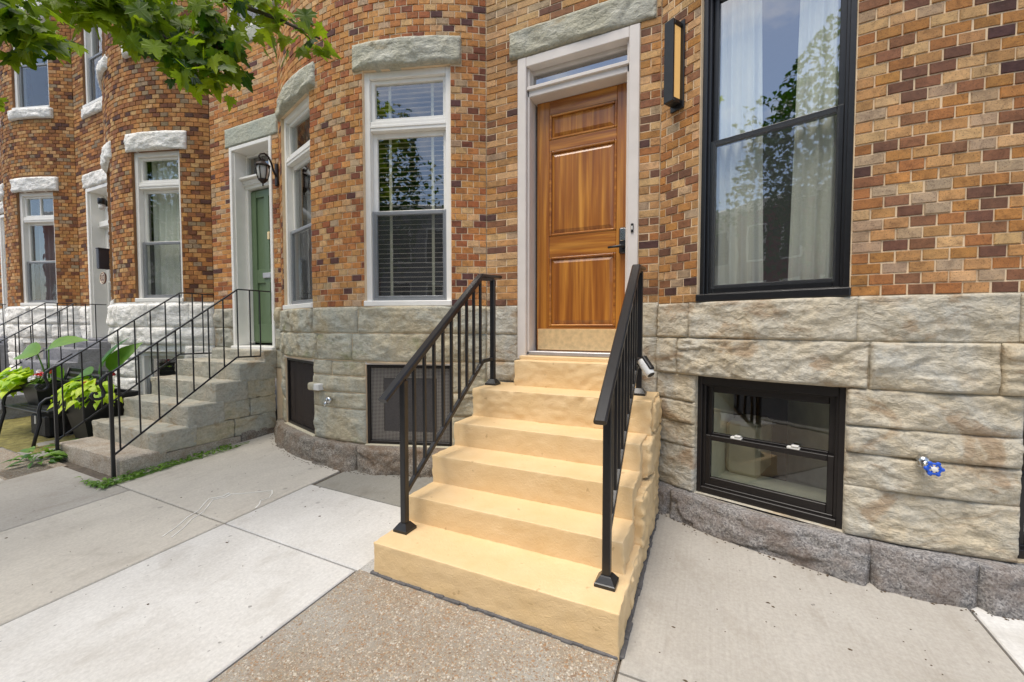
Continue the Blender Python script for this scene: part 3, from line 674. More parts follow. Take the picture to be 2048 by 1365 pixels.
course(pl, b, sA(b, -35.2, -31, -5.7, 3.9, 20, 35.2), -.16, .228, M['graniteA'], name='granite_block', base_h=.085, amp=.05, cell=.011, depth=.02, edge=.03, belly=.5)
b = HB['bow']; fo = HB['found']; mt = M['stoneB']
course(fo, b, sA(b, None, -8.1, 6.5, 28.2, 99), 1.358, 1.614, mt, amp=.046, gap=.003)
course(fo, b, sA(b, None, -6.4, 4.8, 31, 99), 1.09, 1.358, mt, amp=.052, gap=.003)
piers(fo, b, [.29, .58, .80, 1.09], [.29, .62, .78, .94], mt, amp=.034, gap=.003)
course(fo, b, sA(b, -W1, -1.4, W1), .94, 1.09, mt, amp=.03, gap=.005)
fl = HB['flat']
for z0, z1 in ((.9, 1.14), (1.14, 1.40), (1.40, 1.66)):
    lay(fo, fl, [(-6.15, -5.725, z0, z1)], M['stoneS'], amp=.05, cell=.022); lay(fo, fl, [(-4.875, -4.75, z0, z1)], mt, amp=.045, cell=.022)
pl = put('plinth', core(b, -.3, .26, [], .02, .1), M['joint'], HB['o'])
course(pl, b, sA(b, -35.2, -20, -5.8, 7, 28, 35.2), -.1, .29, M['graniteB'], name='granite_block', base_h=.07, amp=.05, cell=.016, depth=.02, edge=.03, belly=.5)
for H, dz in ((HC, 0), (HD, .05)):
    b = H['bow']; fo = H['found']; mt = M['white_stone']
    course(fo, b, sA(b, None, -20, -4, 14, 30, 99), 1.41+dz, 1.735+dz*.8, mt, cell=.026, amp=.06)
    course(fo, b, sA(b, None, -28, -9, 8, 25, 99), 1.16+dz, 1.41+dz, mt, cell=.026, amp=.06)
    piers(fo, b, [.1, .45, .70, .95, 1.16+dz], [.1, .45, .70, .95, 1.16+dz], mt, cell=.026, amp=.05)
    fl = H['flat']
    for z0, z1 in ((.8, 1.16), (1.16, 1.45), (1.45, 1.76)): lay(fo, fl, [(fl.s0, H['uw'][0]-.025, z0, z1)], mt, cell=.026, amp=.05); lay(fo, fl, [(H['uw'][1]+.025, fl.s1, z0, z1)], mt, cell=.026, amp=.05)

# ---- windows
def room_box(name, f, hw, y0, y1, z0, z1, mats, house):
    # small room seen through a basement window: back, left, right, floor, ceiling
    P = lambda x, y, z: f(x, y, z)
    for nm, q, mt in (('room_back', [(-hw, y1, z0), (hw, y1, z0), (hw, y1, z1), (-hw, y1, z1)], mats[0]), ('room_side', [(-hw, y0, z0), (-hw, y1, z0), (-hw, y1, z1), (-hw, y0, z1)], mats[1]),
                      ('room_side', [(hw, y1, z0), (hw, y0, z0), (hw, y0, z1), (hw, y1, z1)], mats[0]), ('room_floor', [(-hw, y0, z0), (hw, y0, z0), (hw, y1, z0), (-hw, y1, z0)], mats[2]),
                      ('room_ceiling', [(-hw, y1, z1), (hw, y1, z1), (hw, y0, z1), (-hw, y0, z1)], mats[0])):
        mb = MB(); mb.add([P(*v) for v in q], [(0, 1, 2, 3)]); put(nm, mb, mt, house)
def curtain(name, f, x0, x1, y, z0, z1, mat, label, waves=5, amp=.03, group=None, flare=0):
    n = waves*10; m = 8; vs = []; fs = []; ph = rnd.uniform(0, 6)
    for jz in range(m+1):
        t = jz/m
        for i in range(n+1):
            s = i/n; x = x0+(x1-x0)*s+(flare*(1-t)*(s if x0 < 0 else -(1-s)))
            yy = y+amp*(math.sin(s*waves*6.283+ph)+.4*math.sin(s*waves*13.1+1.7*ph))*(.8+.3*(1-t)); vs.append(f(x, yy, z0+(z1-z0)*t))
    n1 = n+1; k = len(vs)
    vs += [f_ for f_ in [v+Vector((f.s*-.004, f.c*.004, 0)) for v in vs]]
    for jz in range(m):
        for i in range(n): a = jz*n1+i; fs += [(a, a+1, a+n1+1, a+n1), (k+a+n1, k+a+n1+1, k+a+1, k+a)]
    mb = MB(); mb.add(vs, fs); return setp(put(name, mb, mat, None, True), label, 'curtain', group)
for sg in (-1, 1):
    f = HA['winf'][sg]; hw = HA['hw']
    window(HA['o'], f, hw, 1.60, 3.80, 'black', meet=2.70, casing='black', gl='glass_hi')
    if sg < 0:
        curtain('curtain', f, -hw+.06, -.10, .17, 1.62, 3.85, M['curtain'], 'pale curtain hanging at the lamp side inside the tall black window', 4, .022, flare=.05)
        curtain('curtain', f, 0.13, hw-.02, .17, 1.62, 3.85, M['curtain'], 'pale curtain hanging inside the tall black window, away from the wall lamp', 4, .022, flare=.04)
    w = window(HA['o'], f, hw, .232, 1.073, 'black', meet=.63, sill=False, casing='dark_frame', screenlow=False, gl='glass_dim')
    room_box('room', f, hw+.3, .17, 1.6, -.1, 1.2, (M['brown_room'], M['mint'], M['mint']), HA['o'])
    mb = MB(); cbox(mb, f, -hw+.03, -hw+.05, .17, .75, .2, 1.1); cbox(mb, f, -hw, hw, .17, .62, .235, .26); put('deep_reveal', mb, M['mint'], w)
    if sg < 0:
        for xx in (-.17, .16):
            mb = MB(); cbox(mb, f, xx-.035, xx+.035, .062, .10, .648, .664, .004); cbox(mb, f, xx-.01, xx+.03, .058, .09, .664, .676, .004); put('sash_lock', mb, M['plastic_w'], w)
        mb = MB(); cbox(mb, f, -hw+.06, -.12, .5, .9, .26, .68, .03); setp(put('storage_box', mb, M['tape']), 'cardboard box standing inside the black basement window', 'box')
for sg in (-1, 1):
    f = HB['winf'][sg]; hw = HB['hw']
    window(HB['o'], f, hw, 1.616, 3.80, 'white', transom=3.32, meet=2.50, casing='white')
    window(HB['o'], f, hw, 5.22, 6.86, 'white')
    # basement opening with a framed security screen
    mb = MB(); frame4(mb, f, -hw, hw, .295, 1.06, .03, .02, .12); cw = put('cellar_window', mb, M['dark_frame'], HB['o'])
    mb = MB(); cbox(mb, f, -hw-.005, hw+.005, .0, .1, 1.06, 1.09, .004); put('window_head', mb, M['cream'], cw)
    mb = MB(); cbox(mb, f, -hw-.01, hw+.01, -.02, .1, .27, .295, .004); put('wood_sill', mb, M['brass'] if False else M['tape'], cw)
    mb = MB(); frame4(mb, f, -hw+.03, hw-.03, .325, 1.03, .13, .045, .05, .10, .09, .001); put('perforated_border', mb, M['perf'] if sg > 0 else M['screen_b'], cw)
    mb = MB(); cbox(mb, f, -hw+.155, hw-.155, .05, .056, .41, .935, .001); put('wire_mesh', mb, M['mesh_dark'] if sg > 0 else M['screen_b'], cw)
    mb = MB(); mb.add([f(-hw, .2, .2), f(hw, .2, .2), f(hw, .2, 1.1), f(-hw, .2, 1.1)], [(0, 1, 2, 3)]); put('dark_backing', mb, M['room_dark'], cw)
# venetian blind in the big white window, curtain in its neighbour
f = HB['winf'][1]; hw = HB['hw']
bl = empty('venetian_blind', f(0, .22, 1.7), 'dark slatted blind with pale tapes in the white window beside the steps', 'blind')
sme = None
for z in np.arange(1.72, 3.70, .046):
    if sme is None:
        mb = MB(); cbox(mb, W0, -hw+.075, hw-.075, -.022, .022, -.0015, .0015, .0006); t = put('slat', mb, M['blind'], bl, loc=(0, 0, 0)); sme = t.data; bpy.data.objects.remove(t)
    inst('slat', sme, Matrix.Translation(f(0, .165, z)) @ Matrix.Rotation(f.a, 4, 'Z') @ Matrix.Rotation(R_(12+rnd.uniform(-2, 2)), 4, 'X'), bl)
for xx in (-.21, .21):
    mb = MB(); cbox(mb, f, xx-.014, xx+.014, .135, .138, 1.70, 3.72, .0008); put('tape', mb, M['tape'], bl)
curtain('curtain', HB['winf'][-1], -hw+.06, hw-.06, .26, 1.65, 3.8, M['curtain_g'], 'grey curtain inside the white window next to the wall lantern', 7, .03)
for H, key in ((HC, 'C'), (HD, 'D')):
    for sg in (-1, 1):
        f = H['winf'][sg]; hw = H['hw']; zb = 1.76 if key == 'C' else 1.79
        window(H['o'], f, hw, zb, 3.80, 'white', transom=3.37 if key == 'C' else 3.34, meet=2.57, casing='white', tmull=(key == 'D'))
        window(H['o'], f, hw, 5.22, 6.86, 'white')
        window(H['o'], f, hw, .30, 1.07+(0 if key == 'C' else .05), 'white', sill=False, screenlow=False)
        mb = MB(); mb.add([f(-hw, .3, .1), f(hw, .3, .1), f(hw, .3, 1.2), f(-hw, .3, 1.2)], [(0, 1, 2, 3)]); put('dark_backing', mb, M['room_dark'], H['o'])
    curtain('curtain', H['winf'][1], -hw+.06, hw-.06, .24, zb+.05, 3.8, M['curtain'] if key == 'C' else M['curtain_g'], 'pale curtain inside the tall white window above the railing' if key == 'C' else 'grey curtain inside the lower white window of the leftmost house', 6, .025)
for H in (HB, HC, HD):
    u = H['uw']; f = F(((u[0]+u[1])/2, WALLY, 0), 0); window(H['o'], f, (u[1]-u[0])/2, u[2], u[3], 'white')
u = HA['uw']; window(HA['o'], F(((u[0]+u[1])/2, WALLY, 0), 0), (u[1]-u[0])/2, u[2], u[3], 'black', casing='black')
for sg in (-1, 1): window(HA['o'], HA['winf'][sg], HA['hw'], 5.22, 6.86, 'black', casing='black')

# ---- varnished wood door of the near house
f = F((0, WALLY, 0), 0); h = HA['o']; cr = M['cream']
df = jambs(h, f, -1.56, -.519, 1.13, 3.765, cr, .082, .20, .085)
mb = MB(); cbox(mb, f, -1.478, -.60, .02, .20, 3.43, 3.51, .006); cbox(mb, f, -1.478, -.60, .0, .05, 3.485, 3.515, .004); put('transom_bar', mb, cr, df)
mb = MB(); frame4(mb, f, -1.478, -.60, 3.512, 3.68, .03, .075, .12); put('transom_sash', mb, cr, df)
pane(f, -1.45, -.628, .10, 3.54, 3.652, M['glass_hi'], df)
DX0, DX1, DZ0, DZ1, DY = -1.437, -.625, 1.205, 3.428, .15
mb = MB(); cbox(mb, f, DX0, DX1, DY+.015, DY+.045, DZ0, DZ1, .003); dr = put('door', mb, M['woodv'], h)
for a, bb in ((DX0, -1.318), (-.722, DX1)): mb = MB(); cbox(mb, f, a, bb, DY, DY+.04, DZ0, DZ1, .004); put('stile', mb, M['woodv'], dr)
for a, bb in ((DZ0, 1.425), (2.045, 2.235), (2.985, 3.085), (3.305, DZ1)): mb = MB(); cbox(mb, f, -1.318, -.722, DY+.0015, DY+.04, a, bb, .004); put('rail', mb, M['woodh'], dr)
for a, bb in ((1.425, 2.045), (2.235, 2.985), (3.085, 3.305)):
    mb = MB(); frame4(mb, f, -1.318, -.722, a, bb, .018, DY-.006, DY+.02, ch=.006); put('panel_moulding', mb, M['woodh'], dr)
    x0, x1, z0, z1 = -1.30, -.74, a+.018, bb-.018; i = .035; vs = [f(x0, DY+.016, z0), f(x1, DY+.016, z0), f(x1, DY+.016, z1), f(x0, DY+.016, z1), f(x0+i, DY+.003, z0+i), f(x1-i, DY+.003, z0+i), f(x1-i, DY+.003, z1-i), f(x0+i, DY+.003, z1-i)]
    mb = MB(); mb.add(vs, [(4, 5, 6, 7), (0, 1, 5, 4), (1, 2, 6, 5), (2, 3, 7, 6), (3, 0, 4, 7)]); put('raised_panel', mb, M['woodv'], dr)
mb = MB(); cbox(mb, f, DX0+.012, DX1-.012, DY-.004, DY+.002, 1.213, 1.402, .001); put('kick_plate', mb, M['brass'], dr)
mb = MB(); cbox(mb, f, -.692, -.632, DY-.03, DY+.002, 2.03, 2.245, .012); lk = put('keypad_lock', mb, M['plastic_b'], dr)
mb = MB(); cbox(mb, f, -.684, -.64, DY-.034, DY-.028, 2.135, 2.235, .006); put('lock_face', mb, M['chrome'], lk)
mb = MB(); tube(mb, [f(-.654, DY-.02, 2.085), f(-.654, DY-.06, 2.085), f(-.668, DY-.068, 2.085), f(-.72, DY-.068, 2.083), f(-.775, DY-.066, 2.081)], [.012, .011, .011, .010, .009], 10); put('lever_handle', mb, M['plastic_b'], dr, True)
mb = MB(); cbox(mb, f, -1.50, -.58, .02, .2, 1.168, 1.203, .005); put('threshold', mb, M['steel'], df)
mb = MB(); cbox(mb, f, -1.52, -.56, -.06, .2, 1.132, 1.166, .006); put('wood_sill', mb, M['yellow'], df)
mb = MB(); cbox(mb, f, -.573, -.553, -.022, -.008, 2.165, 2.235, .003); db = put('doorbell', mb, M['plastic_b']); setp(db, 'small black doorbell on the white frame beside the wood door', 'doorbell')
mb = MB(); cbox(mb, f, -.568, -.558, -.026, -.021, 2.185, 2.215, .002); put('button', mb, M['plastic_w'], db)
# ---- sage green door
h = HB['o']; wh = M['white']; f = F((0, WALLY, 0), 0)
df = jambs(h, f, -5.72, -4.88, 1.17, 3.755, wh, .05, .24, .05)
GY = .17
mb = MB(); cbox(mb, f, -5.70, -4.9, GY+.04, GY+.08, 1.2, 3.24, .003); gd = put('door', mb, M['green_door'], h)
for a, bb in ((-5.60, -5.50), (-5.33, -5.24), (-5.06, -4.93)): mb = MB(); cbox(mb, f, a, bb, GY+.02, GY+.05, 1.22, 3.22, .004); put('stile', mb, M['green_door'], gd)
for a, bb in ((1.22, 1.45), (2.0, 2.18), (3.13, 3.22)): mb = MB(); cbox(mb, f, -5.50, -5.06, GY+.021, GY+.05, a, bb, .004); put('rail', mb, M['green_door'], gd)
mb = MB(); cbox(mb, f, -5.36, -5.20, GY+.0, GY+.02, 2.06, 2.13, .006); put('letter_plate', mb, M['steel'], gd)
mb = MB(); cbox(mb, f, -5.25, -5.21, GY-.0, GY+.02, 2.56, 2.66, .006); put('deadbolt', mb, M['brass'], gd)
mb = MB(); cbox(mb, f, -5.67, -5.60, GY-.02, GY+.06, 1.2, 3.25, .006); cbox(mb, f, -4.96, -4.92, GY-.02, GY+.06, 1.2, 3.25, .006); put('casing', mb, wh, df)
mb = MB(); cbox(mb, f, -5.70, -4.9, GY-.10, GY+.06, 3.355, 3.385, .006); cbox(mb, f, -5.68, -4.9, GY-.06, GY+.06, 3.31, 3.354, .01); cbox(mb, f, -5.66, -4.9, GY-.03, GY+.06, 3.245, 3.309, .006); co = put('door_cornice', mb, wh, df)
mb = MB()
for k in range(26): cbox(mb, f, -5.655+k*.029, -5.638+k*.029, GY-.055, GY-.025, 3.285, 3.31, .002)
put('dentils', mb, wh, co)
mb = MB(); frame4(mb, f, -5.68, -4.9, 3.386, 3.72, .04, GY+.0, GY+.06); put('transom_sash', mb, wh, df)
pane(f, -5.64, -4.94, GY+.03, 3.42, 3.68, M['glass'], df)
mb = MB(); cbox(mb, f, -5.72, -4.88, -.05, .34, 1.12, 1.168, .01); put('threshold', mb, wh, df)
# ---- white storm doors of the two white houses
for H, sh in ((HC, 0), (HD, -4.02)):
    h = H['o']; d0, d1 = -9.78+sh, -8.95+sh
    df = jambs(h, f, d0, d1, 1.22, 3.79, wh, .06, .30, .06)
    mb = MB(); frame4(mb, f, d0+.06, d1-.06, 1.25, 3.15, .08, .20, .24, .09, .12); sd_ = put('storm_door', mb, wh, h)
    pane(f, d0+.14, d1-.14, .225, 1.37, 3.06, M['glass'], sd_)
    for k in range(5): mb = MB(); tube(mb, [f(d0+.19+k*.11, .195, 1.37), f(d0+.19+k*.11, .195, 3.06)], .007, 6); put('bar', mb, wh, sd_, True)
    for z in (1.75, 2.2, 2.65): mb = MB(); cbox(mb, f, d0+.13, d1-.13, .188, .20, z-.008, z+.008, .002); put('cross_bar', mb, wh, sd_)
    mb = MB(); cbox(mb, f, d0+.06, d1-.06, .12, .26, 3.15, 3.25, .01); cbox(mb, f, d0+.06, d1-.06, .2, .24, 3.25, 3.73, .005); put('transom_panel', mb, wh, df)
    mb = MB(); cbox(mb, f, d0, d1, -.05, .3, 1.17, 1.218, .01); put('threshold', mb, M['grey_stone'], df)

# ------------------------------------------------------------------ steps
def rough_block(x0, x1, y0, y1, z0, z1, amps, seed, cell=.025, r=.012, faces='flrt'):
    # rounded, hand-worked block; amps = (front, side, top)
    def ticks(a, b):
        L = b-a; n = max(2, int((L-2*r)/cell)); q = [0, .3*r, .65*r]+[r+(L-2*r)*i/n for i in range(n+1)]+[L-.65*r, L-.3*r, L]; return [a+t for t in q]
    X, Y, Z = ticks(x0, x1), ticks(y0, y1), ticks(z0, z1); ids = {}; V = []; Fs = []; FN = []
    def vid(p, n):
        k = tuple(round(t, 5) for t in p)
        if k not in ids: ids[k] = len(V); V.append(p); FN.append(Vector((0, 0, 0)))
        FN[ids[k]] += Vector(n); return ids[k]
    def face(A, B, mk, n, flip):
        for i in range(len(A)-1):
            for jj in range(len(B)-1):
                q = [vid(mk(A[i], B[jj]), n), vid(mk(A[i+1], B[jj]), n), vid(mk(A[i+1], B[jj+1]), n), vid(mk(A[i], B[jj+1]), n)]; Fs.append(tuple(q[::-1] if flip else q))
    if 'f' in faces: face(X, Z, lambda a, b: (a, y0, b), (0, -1, 0), False)
    if 'b' in faces: face(X, Z, lambda a, b: (a, y1, b), (0, 1, 0), True)
    if 'l' in faces: face(Y, Z, lambda a, b: (x0, a, b), (-1, 0, 0), True)
    if 'r' in faces: face(Y, Z, lambda a, b: (x1, a, b), (1, 0, 0), False)
    if 't' in faces: face(X, Y, lambda a, b: (a, b, z1), (0, 0, 1), False)
    P = np.array(V); C = np.clip(P, [x0+r, y0+r, z0+r], [x1-r, y1-r, z1-r]); D = P-C; L = np.linalg.norm(D, axis=1, keepdims=True); L[L == 0] = 1
    Nn = D/L; Q = C+Nn*r
    keep = (P[:, 2] <= z0+1e-6); Q[keep, 2] = z0
    S = Q*[1, 1, 1.3]; n1 = fbm(S*7+seed, seed, 4)-.5; n2 = fbm(S*26+seed, seed+3, 3)-.5; rg = np.clip(np.abs(fbm(S*[9, 9, 13]+seed*2, seed+7, 3)-.5)*6, 0, 1)-.6
    amp = np.abs(Nn[:, 1])*amps[0]+np.abs(Nn[:, 0])*amps[1]+np.abs(Nn[:, 2])*amps[2]; amp = np.minimum(amp, np.abs(Nn)@np.array([amps[1], amps[0], amps[2]]))
    Q = Q+Nn*((n1*.35+n2*.9+rg*.45)*amp)[:, None]
    mb = MB(); mb.add(Q.tolist(), Fs); return mb
st = empty('stone_steps', (-1.05, 2.5, 0), 'yellow painted stone steps up to the varnished wood door', 'steps')
YS = [(-1.745, -.337, 1.79, -.12, .174), (-1.745, -.372, 2.095, .150, .336), (-1.745, -.372, 2.36, .315, .524), (-1.745, -.372, 2.64, .500, .696), (-1.745, -.345, 2.911, .672, .92), (-1.50, -.48, 3.2, .895, 1.135)]
for k, (x0, x1, y0, z0, z1) in enumerate(YS):
    put('step', rough_block(x0, x1, y0, 3.36 if k < 5 else 3.44, z0, z1, (.006 if k < 4 else .016, .018, .0025), 31+k*5, .018, .007), M['yellow'], st, True)
# rough painted cheek stones under the open side
for k, (y0, y1, z0, z1) in enumerate(((2.1, 2.62, -.12, .16), (2.62, 3.3, -.12, .22), (2.42, 2.95, .16, .44), (2.95, 3.32, .2, .5), (2.72, 3.32, .46, .68), (2.95, 3.32, .70, .90))):
    put('cheek_stone', rough_block(-.5, -.335+(k % 3)*.006, y0, y1, z0, z1, (.02, .032, .02), 91+k*3, .018, .016), M['yellow'], st, True)
mb = MB()
for k in range(28):
    x0 = -1.76+k*.0505; y_ = 1.779+rnd.uniform(-.006, .004); cbox(mb, F((0, 0, gz(x0, 1.79))), x0, x0+.056, y_, 1.80, -.01, rnd.uniform(.006, .014), .003)
for k in range(28):
    y_ = 1.80+k*.054; x1_ = -.318+rnd.uniform(-.006, .008); cbox(mb, F((0, 0, gz(-.33, y_))), -.36, x1_, y_, y_+.06, -.01, rnd.uniform(.006, .014), .003)
o = put('caulk_bead', mb, M['caulk'], st); o['kind'] = 'stuff'
st = empty('stone_steps', (-5.5, 2.5, 0), 'worn grey sandstone steps up to the sage green door', 'steps')
for k, (y0, z0, z1) in enumerate(((1.86, -.1, .20), (2.13, .17, .38), (2.41, .36, .59), (2.68, .57, .80), (2.94, .78, 1.0), (3.24, .98, 1.13))):
    x0, x1 = (-6.2, -4.86) if k < 5 else (-5.95, -4.86)
    put('step', rough_block(x0, x1-(.0 if k else .0), y0, y0+.36 if k < 4 else 3.4, z0, z1, (.016, .02, .008), 201+k*7, .03, .014), M['graniteS' if k == 0 else 'stoneS'], st, True)
for k, (y0, y1, z0, z1, mm) in enumerate(((2.13, 2.95, -.1, .165, 'graniteS'), (2.95, 3.38, -.1, .2, 'graniteB'), (2.42, 2.88, .165, .37, 'stoneB'), (2.88, 3.38, .165, .37, 'stoneB'), (2.72, 3.06, .37, .575, 'stoneB'), (3.06, 3.38, .37, .575, 'stoneB'), (2.99, 3.38, .575, .79, 'stoneB'))):
    put('cheek_stone', rough_block(-5.2, -4.868, y0+.003, y1-.003, z0+.002, z1-.002, (.01, .022, .01), 301+k*3, .03, .012), M[mm], st, True)
    put('cheek_stone', rough_block(-6.19, -5.9, y0+.003, y1-.003, z0+.002, z1-.002, (.01, .022, .01), 351+k*3, .04, .012), M[mm], st, True)
for sh, lab in ((-4.07, 'grey painted stone steps behind the bench and planters'), (-8.1, 'grey painted stone steps at the leftmost house')):
    st = empty('stone_steps', (-5.5+sh, 2.5, 0), lab, 'steps')
    for k, (y0, z0, z1) in enumerate(((1.86, -.1, .26), (2.13, .24, .44), (2.41, .42, .65), (2.68, .63, .86), (2.94, .84, 1.06), (3.2, 1.04, 1.17))):
        put('step', rough_block(-6.2+sh, -4.86+sh, y0, 3.4, z0, z1, (.014, .02, .006), 401+k*7, .05, .012), M['grey_stone'], st, True)

# ------------------------------------------------------------------ railings
def rail_square(xf, xr, label):
    o = empty('handrail', (xf, 1.985, .174), label, 'railing', 'black square-tube handrails on the yellow steps'); X = lambda y: xf+(xr-xf)*(y-1.985)/1.17
    P = lambda y, z: Vector((X(y), y, z)); mt = M['black']
    hr = MB(); A_, B_, C_ = P(1.80, 1.005), P(2.945, 1.838), P(3.29, 1.862)
    def cap(p, q):
        d = (q-p).normalized(); s = Vector((1, 0, 0)); u = s.cross(d).normalized(); prof = [(-.029, -.011), (-.029, .003), (-.021, .012), (.021, .012), (.029, .003), (.029, -.011), (.02, -.016), (-.02, -.016)]
        vs = [p+s*a+u*b for a, b in prof]+[q+s*a+u*b for a, b in prof]; n = 8
        hr.add(vs, [(k, (k+1) % n, n+(k+1) % n, n+k) for k in range(n)]+[tuple(range(n))[::-1], tuple(range(n, 2*n))])
    cap(A_, B_+Vector((0, .004, 0))); cap(B_, C_); put('rail_cap', hr, mt, o)
    mb = MB(); bar(mb, P(1.985, 1.11), P(2.955, 1.81), .026, .03); bar(mb, P(2.95, 1.812), P(3.17, 1.828), .026, .03); put('top_channel', mb, mt, o)
    mb = MB(); bar(mb, P(1.99, .40), P(2.985, 1.14), .028, .03); bar(mb, P(2.98, 1.138), P(3.165, 1.145), .028, .03); put('bottom_rail', mb, mt, o)
    for y, z0, z1 in ((1.985, .174, 1.10), (3.165, .92, 1.83)):
        mb = MB(); bar(mb, P(y, z0), P(y, z1), .04, .04, .004, (0, 1, 0)); ps = put('post', mb, mt, o)
        c = P(y, z0+.0); mb = MB(); q = [(-.05, 0), (-.05, .016), (-.046, .02), (-.028, .045), (-.024, .05)]
        vs = [c+Vector((sx*a, sy*a, b)) for a, b in q for sx, sy in ((1, 1), (-1, 1), (-1, -1), (1, -1))]; mb.add(vs, [(4*i+k, 4*i+(k+1) % 4, 4*i+4+(k+1) % 4, 4*i+4+k) for i in range(4) for k in range(4)]+[(16, 17, 18, 19)]); put('foot_cover', mb, mt, ps)
    me = None
    for k in range(9):
        y = 2.085+k*.1075; t = (y-1.985)/(2.955-1.985)
        zt = 1.11+.70*min(t, 1)-.01; zb = .40+.74*min((y-1.99)/.995, 1)+.01
        mb = MB(); bar(mb, P(y, zb), P(y, zt), .02, .02, .002, (0, 1, 0)); put('baluster', mb, mt, o)
    return o
rail_square(-1.675, -1.69, 'black handrail on the yellow steps on the side of the white window')
RR = rail_square(-.434, -.465, 'black handrail on the yellow steps on the side of the tall black window')
def rail_iron(X, dz, label, group, n=7, yw=3.38):
    o = empty('iron_railing', (X, 1.83, gz(X, 1.83)), label, 'railing', group); P = lambda y, z: Vector((X, y, z+dz)); mt = M['iron']
    mb = MB(); bar(mb, P(1.83, .995), P(2.985, 1.852), .022, .014); bar(mb, P(2.98, 1.85), P(yw, 1.852), .022, .014); hr = put('top_rail', mb, mt, o)
    pts = [P(1.845, 1.006), P(1.80, .985), P(1.765, .945), P(1.76, .90), P(1.775, .86), P(1.785, .825), P(1.775, .79), P(1.745, .772), P(1.71, .78), P(1.695, .81), P(1.708, .835), P(1.73, .832), P(1.735, .815)]
    q = []
    for a, b2 in zip(pts[:-1], pts[1:]): q += [a, (a+b2)/2]
    q.append(pts[-1]); mb = MB(); tube(mb, q, [.013]*(len(q)-6)+[.012, .011, .010, .010, .011, .012], 8); put('scroll', mb, mt, o, True)
    mb = MB(); bar(mb, P(1.83, .235), P(2.962, 1.068), .012, .018); bar(mb, P(2.958, 1.066), P(yw, 1.058), .012, .018); put('bottom_rail', mb, mt, o)
    mb = MB(); bar(mb, Vector((X, 1.83, gz(X, 1.83)-.02)), P(1.83, 1.0), .027, .027, .003, (0, 1, 0)); put('post', mb, mt, o)
    ys = [1.885+.1555*k for k in range(8)]+[3.12, 3.24]
    for y in ys:
        t = min((y-1.83)/1.155, 1); z1 = .995+.857*t-.006; t = min((y-1.83)/1.132, 1); z0 = .235+.833*t
        mb = MB(); bar(mb, P(y, z0), P(y, z1), .012, .012, .0015, (0, 1, 0)); put('baluster', mb, mt, o)
    return o
rail_iron(-4.93, 0, 'scroll-ended iron railing on the open side of the grey sandstone steps', 'scrolled iron railings')
rail_iron(-6.12, 0, 'scroll-ended iron railing on the grey sandstone steps, beside the tall planter', 'scrolled iron railings')
rail_iron(-9.15, -.07, 'black iron railing in front of the barred white storm door', 'scrolled iron railings')
rail_iron(-10.2, -.03, 'black iron railing behind the bench, farther side of the grey painted steps', 'scrolled iron railings')
rail_iron(-13.2, .02, 'black iron railing at the far edge beyond the leftmost bow front', 'scrolled iron railings')

# ------------------------------------------------------------------ wall fittings
ba = HA['bow']; x, y, a = ba.at(ba.sd(-32.0), 0); f = F((x, y, 0), a)
o = empty('wall_lamp', f(0, 0, 3.0), 'tall black box wall lamp with amber panel beside the wood door', 'lamp')
mb = MB(); cbox(mb, f, -.055, .055, -.016, -.001, 3.0, 3.62, .003); put('back_plate', mb, M['black'], o)
mb = MB(); cbox(mb, f, -.038, .038, -.115, -.095, 3.03, 3.60, .003); cbox(mb, f, -.038, .038, -.094, -.017, 3.57, 3.60, .003); cbox(mb, f, -.038, .038, -.094, -.017, 3.03, 3.06, .003); put('lamp_body', mb, M['black'], o)
mb = MB(); cbox(mb, f, -.030, .030, -.093, -.018, 3.062, 3.568, .003); put('diffuser', mb, M['amber'], o)
# lantern between green door and bow front
o = empty('wall_lantern', (-4.80, 3.4, 3.25), 'black scrolled wall lantern with frosted glass beside the green door', 'lamp'); bz = M['bronze']
mb = MB(); cbox(mb, W0, -4.835, -4.775, 3.365, 3.398, 3.10, 3.42, .012); put('wall_plate', mb, bz, o)
L = Vector((-4.80, 3.17, 3.36))
mb = MB(); tube(mb, [(-4.80, 3.38, 3.22), (-4.80, 3.33, 3.30), (-4.80, 3.30, 3.40), (-4.80, 3.26, 3.47), (-4.80, 3.20, 3.50), (-4.80, 3.14, 3.47), (-4.80, 3.12, 3.43), (-4.80, 3.14, 3.40), (-4.80, 3.17, 3.41), (-4.80, 3.165, 3.43)], [.014, .014, .013, .013, .012, .012, .011, .01, .01, .008], 8); put('scroll_arm', mb, bz, o, True)
mb = MB(); lathe(mb, L, [(.01, .06), (.028, .05), (.032, .03), (.03, .015), (.045, .01), (.085, -.02), (.098, -.035), (.098, -.05), (.02, -.052)], 8); put('cap', mb, bz, o)
mb = MB(); lathe(mb, L, [(.072, -.05), (.074, -.09), (.066, -.16), (.048, -.225), (.04, -.23)], 16); put('glass', mb, M['frost'], o, True)
for k in range(6):
    t = k*math.pi/3; mb = MB(); tube(mb, [L+Vector((r*math.cos(t), r*math.sin(t), z)) for r, z in ((.082, -.05), (.084, -.09), (.075, -.16), (.056, -.23))], .007, 6); put('cage_bar', mb, bz, o, True)
mb = MB(); lathe(mb, L, [(.058, -.225), (.06, -.24), (.05, -.25), (.035, -.265), (.028, -.275), (.012, -.285), (.008, -.30), (.013, -.31), (.004, -.325)], 12); put('finial', mb, bz, o, True)
o.scale = (.84, .84, .84); o.location.x += .03
